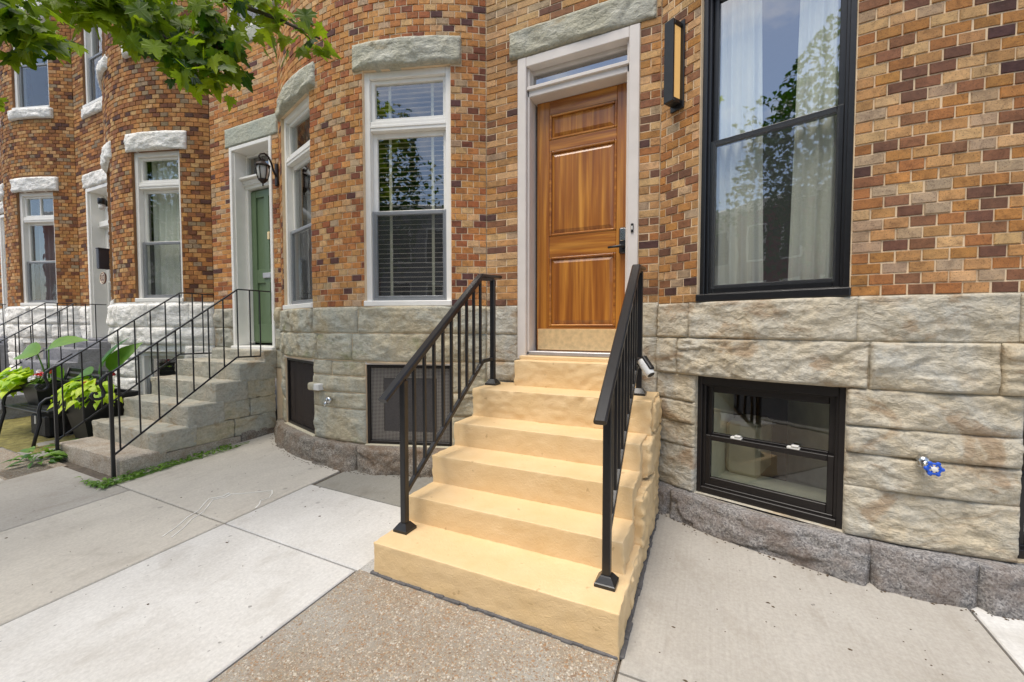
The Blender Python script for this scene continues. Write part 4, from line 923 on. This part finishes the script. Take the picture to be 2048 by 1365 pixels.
# lamp, letter box and number plaque at the barred storm door
f = F((0, WALLY, 0), 0)
o = empty('wall_lamp', (-9.02, 3.38, 3.4), 'small black and glass lamp high beside the barred storm door', 'lamp')
mb = MB(); lathe(mb, (-9.04, 3.33, 3.42), [(.05, .0), (.055, .02), (.055, .09), (.05, .10), (.02, .105)], 14); put('shade', mb, M['black'], o, True)
mb = MB(); lathe(mb, (-9.04, 3.33, 3.33), [(.03, 0), (.04, .02), (.044, .09)], 14); put('glass', mb, M['frost'], o, True)
mb = MB(); cbox(mb, W0, -9.06, -9.02, 3.37, 3.4, 3.40, 3.50, .004); put('mount', mb, M['black'], o)
mb = MB(); cbox(mb, W0, -9.06, -8.97, 3.24, 3.385, 2.36, 2.68, .008); o = put('letter_box', mb, M['mail']); setp(o, 'dark slate letter box beside the barred storm door', 'letter box')
mb = MB(); cbox(mb, W0, -9.065, -8.965, 3.235, 3.385, 2.682, 2.70, .004); put('lid', mb, M['mail'], o)
PC = Vector((-9.10, 3.345, 2.22))
mb = MB(); lathe(mb, PC, [(.095, 0), (.10, .006), (.10, .016), (.094, .02)], 28, (0, -1, 0)); o = put('number_plaque', mb, M['plaque']); setp(o, 'round brown number plaque reading 513 by the barred storm door', 'sign')
mb = MB(); tube(mb, [PC+Vector((.088*math.cos(t), -.021, .088*math.sin(t))) for t in np.linspace(0, 6.2832, 33)], .005, 6, False); put('plaque_rim', mb, M['cream_text'], o)
def text(body, size, loc, rot, mat, parent, name='lettering'):
    cu = bpy.data.curves.new(name, 'FONT'); cu.body = body; cu.size = size; cu.extrude = .001; cu.align_x = 'CENTER'; cu.align_y = 'CENTER'
    t = bpy.data.objects.new(name, cu); COL.objects.link(t); t.parent = parent; t.location = Vector(loc)-wloc(parent); t.rotation_euler = rot; cu.materials.append(mat); bpy.context.view_layer.update()
    me = bpy.data.meshes.new_from_object(t); n = bpy.data.objects.new(name, me); COL.objects.link(n); n.parent = parent; n.matrix_basis = t.matrix_basis.copy(); bpy.data.objects.remove(t); return n
text('513', .075, PC+Vector((0, -.022, 0)), (R_(90), 0, 0), M['cream_text'], o)
mb = MB()
for s in (-1, 1): cbox(mb, W0, PC.x-.04, PC.x+.04, PC.y-.024, PC.y-.019, PC.z+s*.052-.006, PC.z+s*.052+.006, .002)
put('plaque_bars', mb, M['cream_text'], o)
# taps
def tap(seg, deg, z, label, wheel):
    x, y, a = seg.at(seg.sd(deg), .0); f = F((x, y, 0), a); ch = M['chrome']; o = empty('garden_tap', f(0, -.03, z), label, 'tap')
    mb = MB(); tube(mb, [f(-.02, .02, z+.015), f(-.02, -.05, z+.015), f(-.015, -.085, z+.01)], [.016, .015, .014], 10); put('pipe', mb, ch, o, True)
    mb = MB(); lathe(mb, f(-.02, -.055, z+.015), [(.024, -.03), (.028, -.015), (.028, .012), (.018, .03)], 12); put('body', mb, ch, o, True)
    mb = MB(); tube(mb, [f(-.02, -.075, z+.01), f(-.02, -.10, z-.015), f(-.02, -.105, z-.045)], [.015, .014, .016], 10); put('spout', mb, ch, o, True)
    if wheel:
        w = f(.0, -.125, z); n = Vector((f.s*1, -f.c, 0)); u = Vector((f.c, f.s, 0)); mb = MB()
        tube(mb, [f(-.015, -.085, z+.01), w], .007, 8)
        put('stem', mb, ch, o, True); mb = MB()
        tube(mb, [w+u*.026*math.cos(t)+Vector((0, 0, .026*math.sin(t))) for t in np.linspace(0, 6.2832, 25)], .006, 6, False)
        for k in range(6): t = k*math.pi/3; tube(mb, [w, w+u*.026*math.cos(t)+Vector((0, 0, .026*math.sin(t)))], .004, 6); lathe(mb, w+u*.031*math.cos(t)+Vector((0, 0, .031*math.sin(t)))-n*.006, [(.004, 0), (.010, .002), (.010, .010), (.004, .012)], 8, n)
        hwl = put('handwheel', mb, M['blue'], o, True); mb = MB(); lathe(mb, w-n*.002, [(.013, 0), (.013, .010), (.005, .012)], 10, n); put('wheel_nut', mb, M['plastic_w'], hwl)
    else:
        mb = MB(); lathe(mb, f(.0, -.07, z+.012), [(.02, -.012), (.034, -.006), (.038, .006), (.034, .02), (.018, .03)], 14, f(0, -1, 0)-f(0, 0, 0)); put('bell_cover', mb, ch, o, True)
tap(ba, -.6, .70, 'chrome garden tap with blue handwheel on the tan stone wall', True)
bb = HB['bow']; tap(bb, -.6, .69, 'round chrome tap on the grey stone between the two cellar windows', False)
x, y, a = bb.at(bb.sd(-5.2), .02); f = F((x, y, 0), a)
o = empty('outlet_box', f(0, 0, .81), 'small white outlet box above the round chrome tap', 'box')
mb = MB(); cbox(mb, f, -.03, .05, -.055, .02, .785, .85, .006); put('cover', mb, M['plastic_w'], o)
mb = MB(); cbox(mb, f, -.14, -.03, -.05, .02, .778, .855, .014); put('stone_patch', mb, M['stoneB'], o)
# floodlight camera clamped to the near handrail
o = empty('security_camera', (-.455, 3.0, 1.16), 'white bullet camera clamped to the handrail beside the stone wall', 'camera')
A_, B_ = Vector((-.415, 2.98, 1.175)), Vector((-.345, 2.93, 1.085)); d = (B_-A_).normalized()
mb = MB(); lathe(mb, A_, [(.026, -.02), (.031, -.012), (.032, .0), (.032, .105), (.030, .11), (.024, .108)], 18, d); put('housing', mb, M['plastic_w'], o, True)
mb = MB(); lathe(mb, A_+d*.1085, [(.025, 0), (.024, .002)], 16, d); put('lens', mb, M['plastic_b'], o)
mb = MB(); up_ = Vector((.55, -.3, .65)).normalized(); s_ = d.cross(up_).normalized(); up_ = s_.cross(d)
cbox(mb, lambda a, b, c: A_+d*b+s_*a+up_*c, -.02, .02, -.03, .085, .024, .046, .006); put('sun_hood', mb, M['plastic_b'], o)
mb = MB(); tube(mb, [(-.46, 3.03, 1.17), (-.45, 3.01, 1.195), A_-d*.02], [.016, .017, .015], 8); cbox(mb, W0, -.48, -.44, 3.02, 3.06, 1.14, 1.20, .006); put('bracket', mb, M['plastic_b'], o)

# ------------------------------------------------------------------ bench, planters and plants
bk = M['iron']; gb = gz(-7.3, 1.9)
o = empty('garden_bench', (-7.33, 2.1, gb), 'black metal slatted bench under the leafy planter', 'bench')
for X in (-7.86, -6.8):
    g = gz(X, 1.85)-.005
    mb = MB(); tube(mb, [(X, 1.84, g), (X, 1.87, g+.15), (X, 1.905, g+.30), (X, 1.90, g+.42), (X, 1.915, g+.50), (X, 1.96, g+.545), (X, 2.04, g+.56), (X, 2.2, g+.565), (X, 2.42, g+.57)], .017, 8); put('arm', mb, bk, o, True)
    mb = MB(); tube(mb, [(X, 2.46, gz(X, 2.45)-.005), (X, 2.42, g+.2), (X, 2.38, g+.40), (X, 2.43, g+.6), (X, 2.5, g+.80)], .017, 8); put('leg', mb, bk, o, True)
    mb = MB(); bar(mb, (X, 1.90, g+.37), (X, 2.40, g+.36), .02, .03); put('side_bar', mb, bk, o)
for k in range(7): mb = MB(); cbox(mb, W0, -7.87, -6.79, 1.90+k*.07, 1.955+k*.07, gb+.372, gb+.388, .004); put('slat', mb, bk, o)
for k in range(5): mb = MB(); cbox(mb, F((0, 0, 0)), -7.85, -6.81, 2.42+k*.02, 2.432+k*.02, gb+.47+k*.07, gb+.52+k*.07, .004); put('back_slat', mb, bk, o)
def planter(cx, cy, z0, wt, wb_, dt, h, label):
    mb = MB(); e = .025
    rings = [(wb_/2, wb_/2*dt, z0), (wt/2, wt/2*dt, z0+h-.05), (wt/2+.012, wt/2*dt+.012, z0+h-.048), (wt/2+.012, wt/2*dt+.012, z0+h), (wt/2-e, wt/2*dt-e, z0+h), (wt/2-e, wt/2*dt-e, z0+h-.06)]
    vs = [(cx+sx*a, cy+sy*b, z) for a, b, z in rings for sx, sy in ((-1, -1), (1, -1), (1, 1), (-1, 1))]
    mb.add(vs, [(4*i+k, 4*i+(k+1) % 4, 4*i+4+(k+1) % 4, 4*i+4+k) for i in range(5) for k in range(4)]+[(0, 3, 2, 1)])
    o = put('planter', mb, M['planter']); setp(o, label, 'planter')
    mb = MB(); a, b, z = wt/2-e, wt/2*dt-e, z0+h-.05; mb.add([(cx-a, cy-b, z), (cx+a, cy-b, z), (cx+a, cy+b, z), (cx-a, cy+b, z)], [(0, 1, 2, 3)]); put('soil', mb, M['soil'], o)
    return Vector((cx, cy, z0+h-.05))
S1 = planter(-7.62, 2.22, gb+.39, .46, .36, .75, .26, 'low black planter box standing on the slatted bench')
S2 = planter(-6.62, 2.36, gz(-6.6, 2.36)-.002, .52, .34, 1.0, .55, 'tall tapered black planter between bench and grey steps')
def leaf_mesh(name, outline, fold=.15, curl=.15, mat=None):
    # outline: half widths along the midrib (t, w); folded along the midrib and curled to the tip
    v = []; fc = []
    for t, w in outline:
        z = -curl*t*t; v += [(0, t, z), (w, t, z+abs(w)*fold*2), (-w, t, z+abs(w)*fold*2)]
    for i in range(len(outline)-1): a = 3*i; fc += [(a, a+1, a+4, a+3), (a+2, a, a+3, a+5)]
    me = bpy.data.meshes.new(name); me.from_pydata(v, [], fc); me.update(); me.materials.append(mat); me.polygons.foreach_set('use_smooth', [True]*len(fc)); return me
EAR = leaf_mesh('elephant_leaf', [(-.05, .04), (0, .15), (.12, .23), (.3, .27), (.5, .25), (.7, .19), (.85, .11), (.95, .05), (1.03, .004)], .12, .35, M['elephant'])
HEART = leaf_mesh('vine_leaf', [(-.12, .12), (-.05, .28), (.1, .38), (.35, .36), (.6, .24), (.8, .10), (1.0, .003)], .15, .35, M['lime'])
WEED = leaf_mesh('weed_leaf', [(0, .02), (.15, .15), (.4, .22), (.65, .17), (.85, .08), (1.0, .003)], .2, .5, M['weed'])
def orient(p, d, n, s):
    d = Vector(d).normalized(); n = Vector(n); n = (n-d*n.dot(d)).normalized(); x = d.cross(n)
    return Matrix(((x.x*s, d.x*s, n.x*s, p[0]), (x.y*s, d.y*s, n.y*s, p[1]), (x.z*s, d.z*s, n.z*s, p[2]), (0, 0, 0, 1)))
def ears(S, specs, label):
    o = empty('elephant_ear_plant', S, label, 'plant', 'elephant ear plants')
    for base, tip, d, n, sz in specs:
        b0 = S+Vector(base); t0 = S+Vector(tip); mid = (b0+t0)/2+Vector((0, 0, .04)); mb = MB(); tube(mb, [b0, mid, t0], [.012, .009, .006], 8); put('stalk', mb, M['elephant'], o, True)
        inst('leaf', EAR, orient(t0, d, n, sz), o)
ears(S1, [((0, 0, 0), (-.09, -.06, .42), (-.95, -.25, .12), (.1, -.75, .65), .52), ((.03, 0, 0), (.06, .0, .48), (.85, .25, .45), (-.2, -.8, .6), .44), ((0, .05, 0), (-.2, .1, .2), (-.7, .4, -.2), (0, -.4, .9), .3)], 'elephant ear plant with two broad leaves growing from the low planter box')
ears(S2, [((0, 0, 0), (.02, 0, .30), (.25, .15, .95), (-.3, -.9, .3), .46), ((0, .04, 0), (.1, .06, .34), (.45, .3, .75), (.5, -.6, .5), .40), ((-.02, 0, 0), (-.10, -.05, .28), (-.9, -.2, .0), (0, -.6, .8), .42), ((-.03, -.03, 0), (-.1, -.02, .1), (-.8, -.3, .1), (0, -.5, .8), .3)], 'elephant ear plant with upright leaves growing from the tall planter')
def vine(S, spill, n, label, seed):
    r = random.Random(seed); o = empty('sweet_potato_vine', S, label, 'plant', 'lime vines spilling from planters')
    for k in range(n):
        t = r.random(); ang = r.choice(spill)+r.uniform(-.6, .6); rad = .08+.34*t
        p = S+Vector((rad*math.cos(ang), rad*math.sin(ang)*.75, .12-.30*max(0, rad-.20)*2.2+.09*r.uniform(-1, 1)))
        d = Vector((math.cos(ang), math.sin(ang), -.5*t-.1)); n_ = Vector((r.uniform(-.3, .5), r.uniform(-.9, -.1), 1))
        inst('leaf', HEART, orient(p, d+Vector((r.uniform(-.5, .5), r.uniform(-.5, .5), 0)), n_, r.uniform(.09, .14)), o)
vine(S1+Vector((-.05, -.08, 0)), [3.3, 3.9, 4.4], 120, 'lime green vine spilling over the low planter box on the bench', 3)
vine(S1+Vector((-.32, -.10, .02)), [3.2, 4.0], 60, 'lime green vine trailing at the far end of the bench', 4)
vine(S2+Vector((0, -.05, .02)), [-2.0, -1.2, -.3, 3.4], 130, 'lime green vine spilling over the tall planter', 5)
def flowers(S, spots, mat, label):
    o = empty('bedding_flower', S, label, 'flower', 'bedding flowers in the planters')
    for q in spots:
        p = S+Vector(q); mb = MB(); tube(mb, [S+Vector((q[0]*.5, q[1]*.5, 0)), p], .003, 5); put('stem', mb, M['weed'], o)
        mb = MB()
        for k in range(14):
            d = Vector((rnd.uniform(-1, 1), rnd.uniform(-1, 1), rnd.uniform(-.2, 1))).normalized(); c = p+d*.022; u = d.orthogonal().normalized()*.02; w = d.cross(u)
            mb.add([c, c+u+d*.004, c+(u+w)*.8+d*.008, c+w+d*.004, c-u, c-(u+w)*.8, c-w], [(0, 1, 2, 3), (0, 4, 5, 6)])
        put('blossom', mb, mat, o)
        for k in range(4): inst('leaf', WEED, orient(S+Vector((q[0]*.7, q[1]*.7, q[2]*.45)), (rnd.uniform(-1, 1), rnd.uniform(-1, 1), .2), (0, -.3, 1), .10), o)
flowers(S1, [(.16, -.10, .16), (.20, -.02, .20), (.10, -.12, .15)], M['red_petal'], 'red flowers in the low planter box on the bench')
flowers(S1, [(.05, -.15, .12), (.12, -.14, .13), (.09, -.10, .19), (.0, -.15, .10)], M['white_petal'], 'white flowers in the low planter box on the bench')
flowers(S2, [(-.14, -.10, .16), (-.04, -.12, .17), (.08, -.10, .17), (.03, .1, .26), (-.2, -.1, .08)], M['red_petal'], 'red flowers in the tall planter')
g = gz(-7.3, 2.3)
mb = MB(); cbox(mb, W0, -7.62, -7.15, 2.05, 2.4, g-.01, g+.27, .03); o = put('storage_bag', mb, M['bag']); setp(o, 'black bag with a tag stowed under the bench', 'bag')
mb = MB(); cbox(mb, F((-7.42, 2.04, g+.2), .3), -.012, .012, -.004, .004, -.05, .05, .003); put('tag', mb, M['plastic_w'], o)
mb = MB(); cbox(mb, W0, -8.1, -7.68, 2.35, 2.6, g-.01, g+.24, .02); setp(put('storage_crate', mb, M['planter']), 'dark crate standing behind the bench legs', 'crate')
mb = MB(); cbox(mb, F((-6.95, 2.36, g), .5), -.09, .11, -.06, .06, .10, .24, .03); cbox(mb, F((-6.95, 2.36, g), .5), -.10, .09, -.05, .05, -.005, .10, .02); setp(put('red_bag', mb, M['red_bag']), 'crumpled red plastic bag between bench and tall planter', 'bag')
def weed(c, n, rx, ry, hgt, size, label, seed):
    r = random.Random(seed); o = empty('weed', (c[0], c[1], gz(*c)), label, 'weed', 'weeds growing along the steps')
    for k in range(n):
        a = r.uniform(0, 6.28); q = r.random()**.6; x, y = c[0]+rx*q*math.cos(a), c[1]+ry*q*math.sin(a)
        inst('leaf', WEED, orient((x, y, gz(x, y)+hgt*r.random()*(1-.6*q)+.005), (math.cos(a)+r.uniform(-.6, .6), math.sin(a)+r.uniform(-.6, .6), r.uniform(-.1, .6)), (r.uniform(-.3, .3), -.4, 1), size*r.uniform(.7, 1.2)), o)
weed((-6.18, 1.72), 42, .17, .13, .16, .12, 'leafy weed at the foot of the railing post beside the planter', 6)
weed((-6.3, 2.2), 40, .12, .3, .12, .13, 'leafy weed between the tall planter and the grey steps', 7)
# creeper along the base of the grey steps: too fine to count
r = random.Random(9); mb = MB()
for k in range(520):
    t = r.random(); y = 1.66+1.15*t*t; x = -4.83+(.10 if t > .25 else .16)*r.uniform(-.5, 1)-(.22*r.random() if t < .12 else 0); s = r.uniform(.02, .05); M_ = orient((x, y, gz(x, y)+.012+.02*r.random()), (r.uniform(-1, 1), r.uniform(-1, 1), r.uniform(-.1, .4)), (r.uniform(-.4, .4), -.3, 1), s)
    mb.add([M_ @ v.co for v in WEED.vertices], [tuple(p.vertices) for p in WEED.polygons])
for k in range(30):
    y = 1.66+1.1*r.random()**1.5; x = -4.76+r.uniform(-.04, .06); tube(mb, [(x, y, gz(x, y)+.012), (x+r.uniform(-.03, .03), y+.12, gz(x, y)+.02), (x+r.uniform(-.05, .05), y+.26, gz(x, y+.26)+.012)], .003, 4)
setp(put('creeping_weeds', mb, M['weed']), 'flattened green weeds along the foot of the grey sandstone steps', 'weeds', kind='stuff')
mb = MB()
for k in range(80):
    x, y = (r.uniform(-.2, 1.2), r.uniform(1.7, 2.75)) if k % 2 else (r.uniform(-4.8, -1.9), r.uniform(.9, 2.7)); s = r.choice([.003, .004, .005, .006, .011]); q = [(x+s*math.cos(t)*r.uniform(.5, 1.2), y+s*.7*math.sin(t)*r.uniform(.5, 1.2)) for t in np.linspace(0, 5.3, 6)]
    n = len(q); mb.add([(a, b, gz(a, b)+.001) for a, b in q]+[(x, y, gz(x, y)+.004)], [(k2, (k2+1) % n, n) for k2 in range(n)])
for k in range(300):  # dark specks along both plinths, added to stand in for contact shade
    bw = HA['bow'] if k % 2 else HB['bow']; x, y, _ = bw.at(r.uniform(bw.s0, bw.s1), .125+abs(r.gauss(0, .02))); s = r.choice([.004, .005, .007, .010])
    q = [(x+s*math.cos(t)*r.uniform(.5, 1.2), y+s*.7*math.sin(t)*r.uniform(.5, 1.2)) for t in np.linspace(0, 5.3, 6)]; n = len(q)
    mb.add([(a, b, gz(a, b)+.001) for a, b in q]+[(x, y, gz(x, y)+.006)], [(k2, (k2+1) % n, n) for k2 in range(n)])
setp(put('litter_and_contact_shade', mb, M['litter']), 'scattered specks of dry leaf litter on the pavement, and specks added as contact shade along the plinths', 'litter', kind='stuff')
strip([(-3.62, 2.08), (-3.60, 2.02), (-3.66, 1.95), (-3.60, 1.88), (-3.52, 1.80), (-3.48, 1.70), (-3.40, 1.60), (-3.34, 1.48)], .004)
strip([(-3.58, 2.07), (-3.56, 2.02), (-3.61, 1.95), (-3.54, 1.88), (-3.46, 1.80), (-3.42, 1.70), (-3.33, 1.60), (-3.27, 1.50)], .004)
strip([(-3.60, 2.06), (-3.5, 2.12), (-3.4, 2.2), (-3.33, 2.26)], .003)
strip([(-3.33, 2.26), (-3.27, 2.22), (-3.22, 2.16), (-3.24, 2.10), (-3.19, 2.06), (-3.15, 2.0)], .004)

# ------------------------------------------------------------------ trees
OUT = [(0, 0), (.10, .02), (.30, -.06), (.28, .06), (.50, .14), (.38, .22), (.44, .36), (.26, .34), (.20, .38), (.22, .52), (.14, .52), (.09, .70), (0, .86)]
def maple_mesh():
    v = [(0, .28, 0)]; full = OUT+[(-x, y) for x, y in OUT[-2:0:-1]]
    for x, y in full: v.append((x, y, -.10*(x*x*3)-.12*(y-.3)**2+(.05 if x == 0 else 0)))
    n = len(full); return v, [(0, 1+k, 1+(k+1) % n) for k in range(n)]
MV, MF = maple_mesh(); MLEAF = bpy.data.meshes.new('maple_leaf'); MLEAF.from_pydata(MV, [], MF); MLEAF.update(); MLEAF.materials.append(M['maple'])
def at(px, py, d): return CAMP+(FW+RT*((px-1024)/830)-UP*((py-682.5)/830))*d
def leaf_at(p, r, out):
    d = Vector((r.gauss(0, .5), r.gauss(0, .5), -.55+r.gauss(0, .3)))+out*.6; n = Vector((r.gauss(0, .45), -.45+r.gauss(0, .45), .8)); return orient(p, d, n, r.uniform(.11, .19))
r = random.Random(21)
tree = empty('maple_tree', (-4.75, -.45, gz(-4.7, -.4)), 'maple tree whose leafy branches hang into the top corner of the view', 'tree')
T0 = Vector((-4.75, -.45, gz(-4.7, -.4))); mb = MB()
tube(mb, [T0+Vector((0, 0, -.1)), T0+Vector((.02, 0, .6)), T0+Vector((.05, .03, 1.8)), T0+Vector((.1, .1, 3.0)), T0+Vector((.0, .2, 4.6)), T0+Vector((-.1, .1, 6.6)), T0+Vector((0, .2, 8.2))], [.17, .14, .13, .12, .10, .06, .02], 12)
put('trunk', mb, M['bark'], tree, True)
F0 = T0+Vector((.1, .1, 3.0)); F1 = T0+Vector((.0, .2, 4.4))
BR = [[F1, at(-120, -140, 3.2), at(80, -80, 3.2), at(220, -40, 3.1), at(320, 30, 3.0), at(400, 95, 2.95)], [F1, at(100, -140, 3.4), at(330, -40, 3.2), at(450, 0, 3.15), at(560, 40, 3.15), at(640, 78, 3.15)],
      [F0, at(-160, 0, 2.5), at(-60, 5, 2.4), at(0, 20, 2.35), at(70, 55, 2.3)], [F1, at(60, -120, 3.0), at(240, -10, 2.9), at(310, 60, 2.85), at(400, 135, 2.8)], [F1, at(160, -140, 3.2), at(390, -20, 3.0), at(440, 55, 2.95), at(430, 115, 2.9)],
      [F0, at(-150, 110, 2.6), at(-60, 170, 2.5), at(-10, 195, 2.5)], [F1, at(180, -150, 3.3), at(440, -50, 3.2), at(560, -15, 3.2)], [F1, at(0, -140, 2.9), at(70, -45, 2.8), at(150, -12, 2.8), at(230, 0, 2.8)]]
RAD = [.15, .10, .11, .13, .12, .03, .08, .10]; CNT = [165, 66, 160, 160, 115, 8, 50, 120]
leaves = []
for bi, pl in enumerate(BR):
    mb = MB(); q = []
    for i in range(len(pl)-1):
        for k in range(3): q.append(pl[i].lerp(pl[i+1], k/3))
    q.append(pl[-1]); tube(mb, q, [.03*(1-.86*k/len(q))+.002 for k in range(len(q))], 6); put('branch', mb, M['bark'], tree, True)
    ss = pl[2:] if bi != 1 else pl[2:]
    for k in range(CNT[bi]):
        t = r.random()**.9*(len(ss)-1); i = min(int(t), len(ss)-2); p = ss[i].lerp(ss[i+1], t-i); sp = RAD[bi]*(1.1-.35*t/(len(ss)-1))
        leaves.append(leaf_at(p+Vector((r.gauss(0, sp), r.gauss(0, sp), r.gauss(0, sp*.7)-.02)), r, (ss[i+1]-ss[i]).normalized()))
def seen(Mx):
    q = proj(Mx.translation); return q and -10 < q[0] < 2058 and -10 < q[1] < 1370
vis = [m_ for m_ in leaves if seen(m_)]; vis.sort(key=lambda m_: (m_.translation-CAMP).length)
for m_ in vis[:300]: inst('leaf', MLEAF, m_, tree)
mass = [m_ for m_ in leaves if not seen(m_)]+vis[300:]
for k in range(2600):
    u = Vector((r.gauss(0, 1), r.gauss(0, 1), r.gauss(0, 1))).normalized()*r.random()**.4; p = T0+Vector((-.8, -.3, 6.4))+Vector((u.x*2.2, u.y*2.2, u.z*2.5))
    m_ = orient(p, (r.gauss(0, .5), r.gauss(0, .5), -.5), (r.gauss(0, .4), r.gauss(0, .4), 1), r.uniform(.10, .17))
    q = proj(p)
    if not (q and -60 < q[0] < 2100 and -40 < q[1]): mass.append(m_)
def leafmass(name, ms, parent):
    A4 = np.array([[list(rw) for rw in m_] for m_ in ms]); v = np.concatenate([np.array(MV), np.ones((len(MV), 1))], 1); V = np.einsum('kij,nj->kni', A4, v)[..., :3].reshape(-1, 3); n = len(MV)
    mb = MB(); mb.v = V.tolist(); mb.f = [tuple(a+k*n for a in fc) for k in range(len(ms)) for fc in MF]; o = put(name, mb, M['maple'], parent); o['kind'] = 'stuff'; return o
cr_ = leafmass('crown', mass, tree)
for (tx, ty, sc_, lab) in ((-5.4, -10.2, 1.25, 'street tree across the road, mirrored in the tall black window'), (3.5, -10.4, 1.1, 'street tree across the road, mirrored in the white window beside the steps'), (-13.5, -10.3, 1.2, 'street tree across the road, mirrored in the far white windows')):
    t = empty('street_tree', (tx, ty, -.1), lab, 'tree', 'trees across the street'); mb = MB(); B0 = Vector((tx, ty, -.2))
    tube(mb, [B0, B0+Vector((.05, 0, 2)), B0+Vector((0, .1, 4.2)), B0+Vector((.1, 0, 7)), B0+Vector((0, 0, 9))], [.2, .16, .13, .08, .02], 10); put('trunk', mb, M['bark'], t, True)
    ms = []
    for k in range(6500):
        u = Vector((r.gauss(0, 1), r.gauss(0, 1), r.gauss(0, 1))).normalized()*r.random()**.35; lump = 1+.25*math.sin(u.x*7+tx)*math.cos(u.z*6+u.y*5)
        ms.append(orient(B0+Vector((0, 0, 5.8*sc_))+Vector((u.x*2.4, u.y*2.3, u.z*3.0))*lump*sc_, (r.gauss(0, .5), r.gauss(0, .5), -.5), (r.gauss(0, .4), r.gauss(0, .4), 1), r.uniform(.14, .24)))
    leafmass('crown', ms, t)
# row of houses across the street
for k, (lab, cm) in enumerate((('rose brick house across the street, mirrored in the far white windows', 'redbrick'), ('cream painted house across the street', 'cream'), ('dark red brick house across the street behind the mirrored tree', 'darkbrick'), ('grey painted house across the street', 'grey_stone'), ('orange brick house across the street', 'orangebrick'))):
    X0 = -24+k*6.4; h = empty('opposite_house', (X0+3.2, -14, 0), lab, 'house', 'houses across the street')
    mb = MB(); cbox(mb, W0, X0, X0+6.39, -20, -14, -.3, 7.0, .02); put('wall', mb, M[cm], h)
    mb = MB(); cbox(mb, W0, X0-.02, X0+6.37, -14.25, -13.9, 7.0, 7.4, .05); put('cornice', mb, M['white'], h)
    for xx in (.5, 2.1, 3.7, 5.1):
        for z0, z1 in ((1.6, 3.6), (4.5, 6.3)):
            mb = MB(); frame4(mb, F((X0+xx+.45, -13.99, 0), math.pi), -.45, .45, z0, z1, .09, -.05, .1); w = put('window', mb, M['white'], h)
            mb = MB(); cbox(mb, W0, X0+xx+.09, X0+xx+.81, -13.992, -13.98, z0+.09, z1-.09, .002); put('pane', mb, M['room_dark'], w)
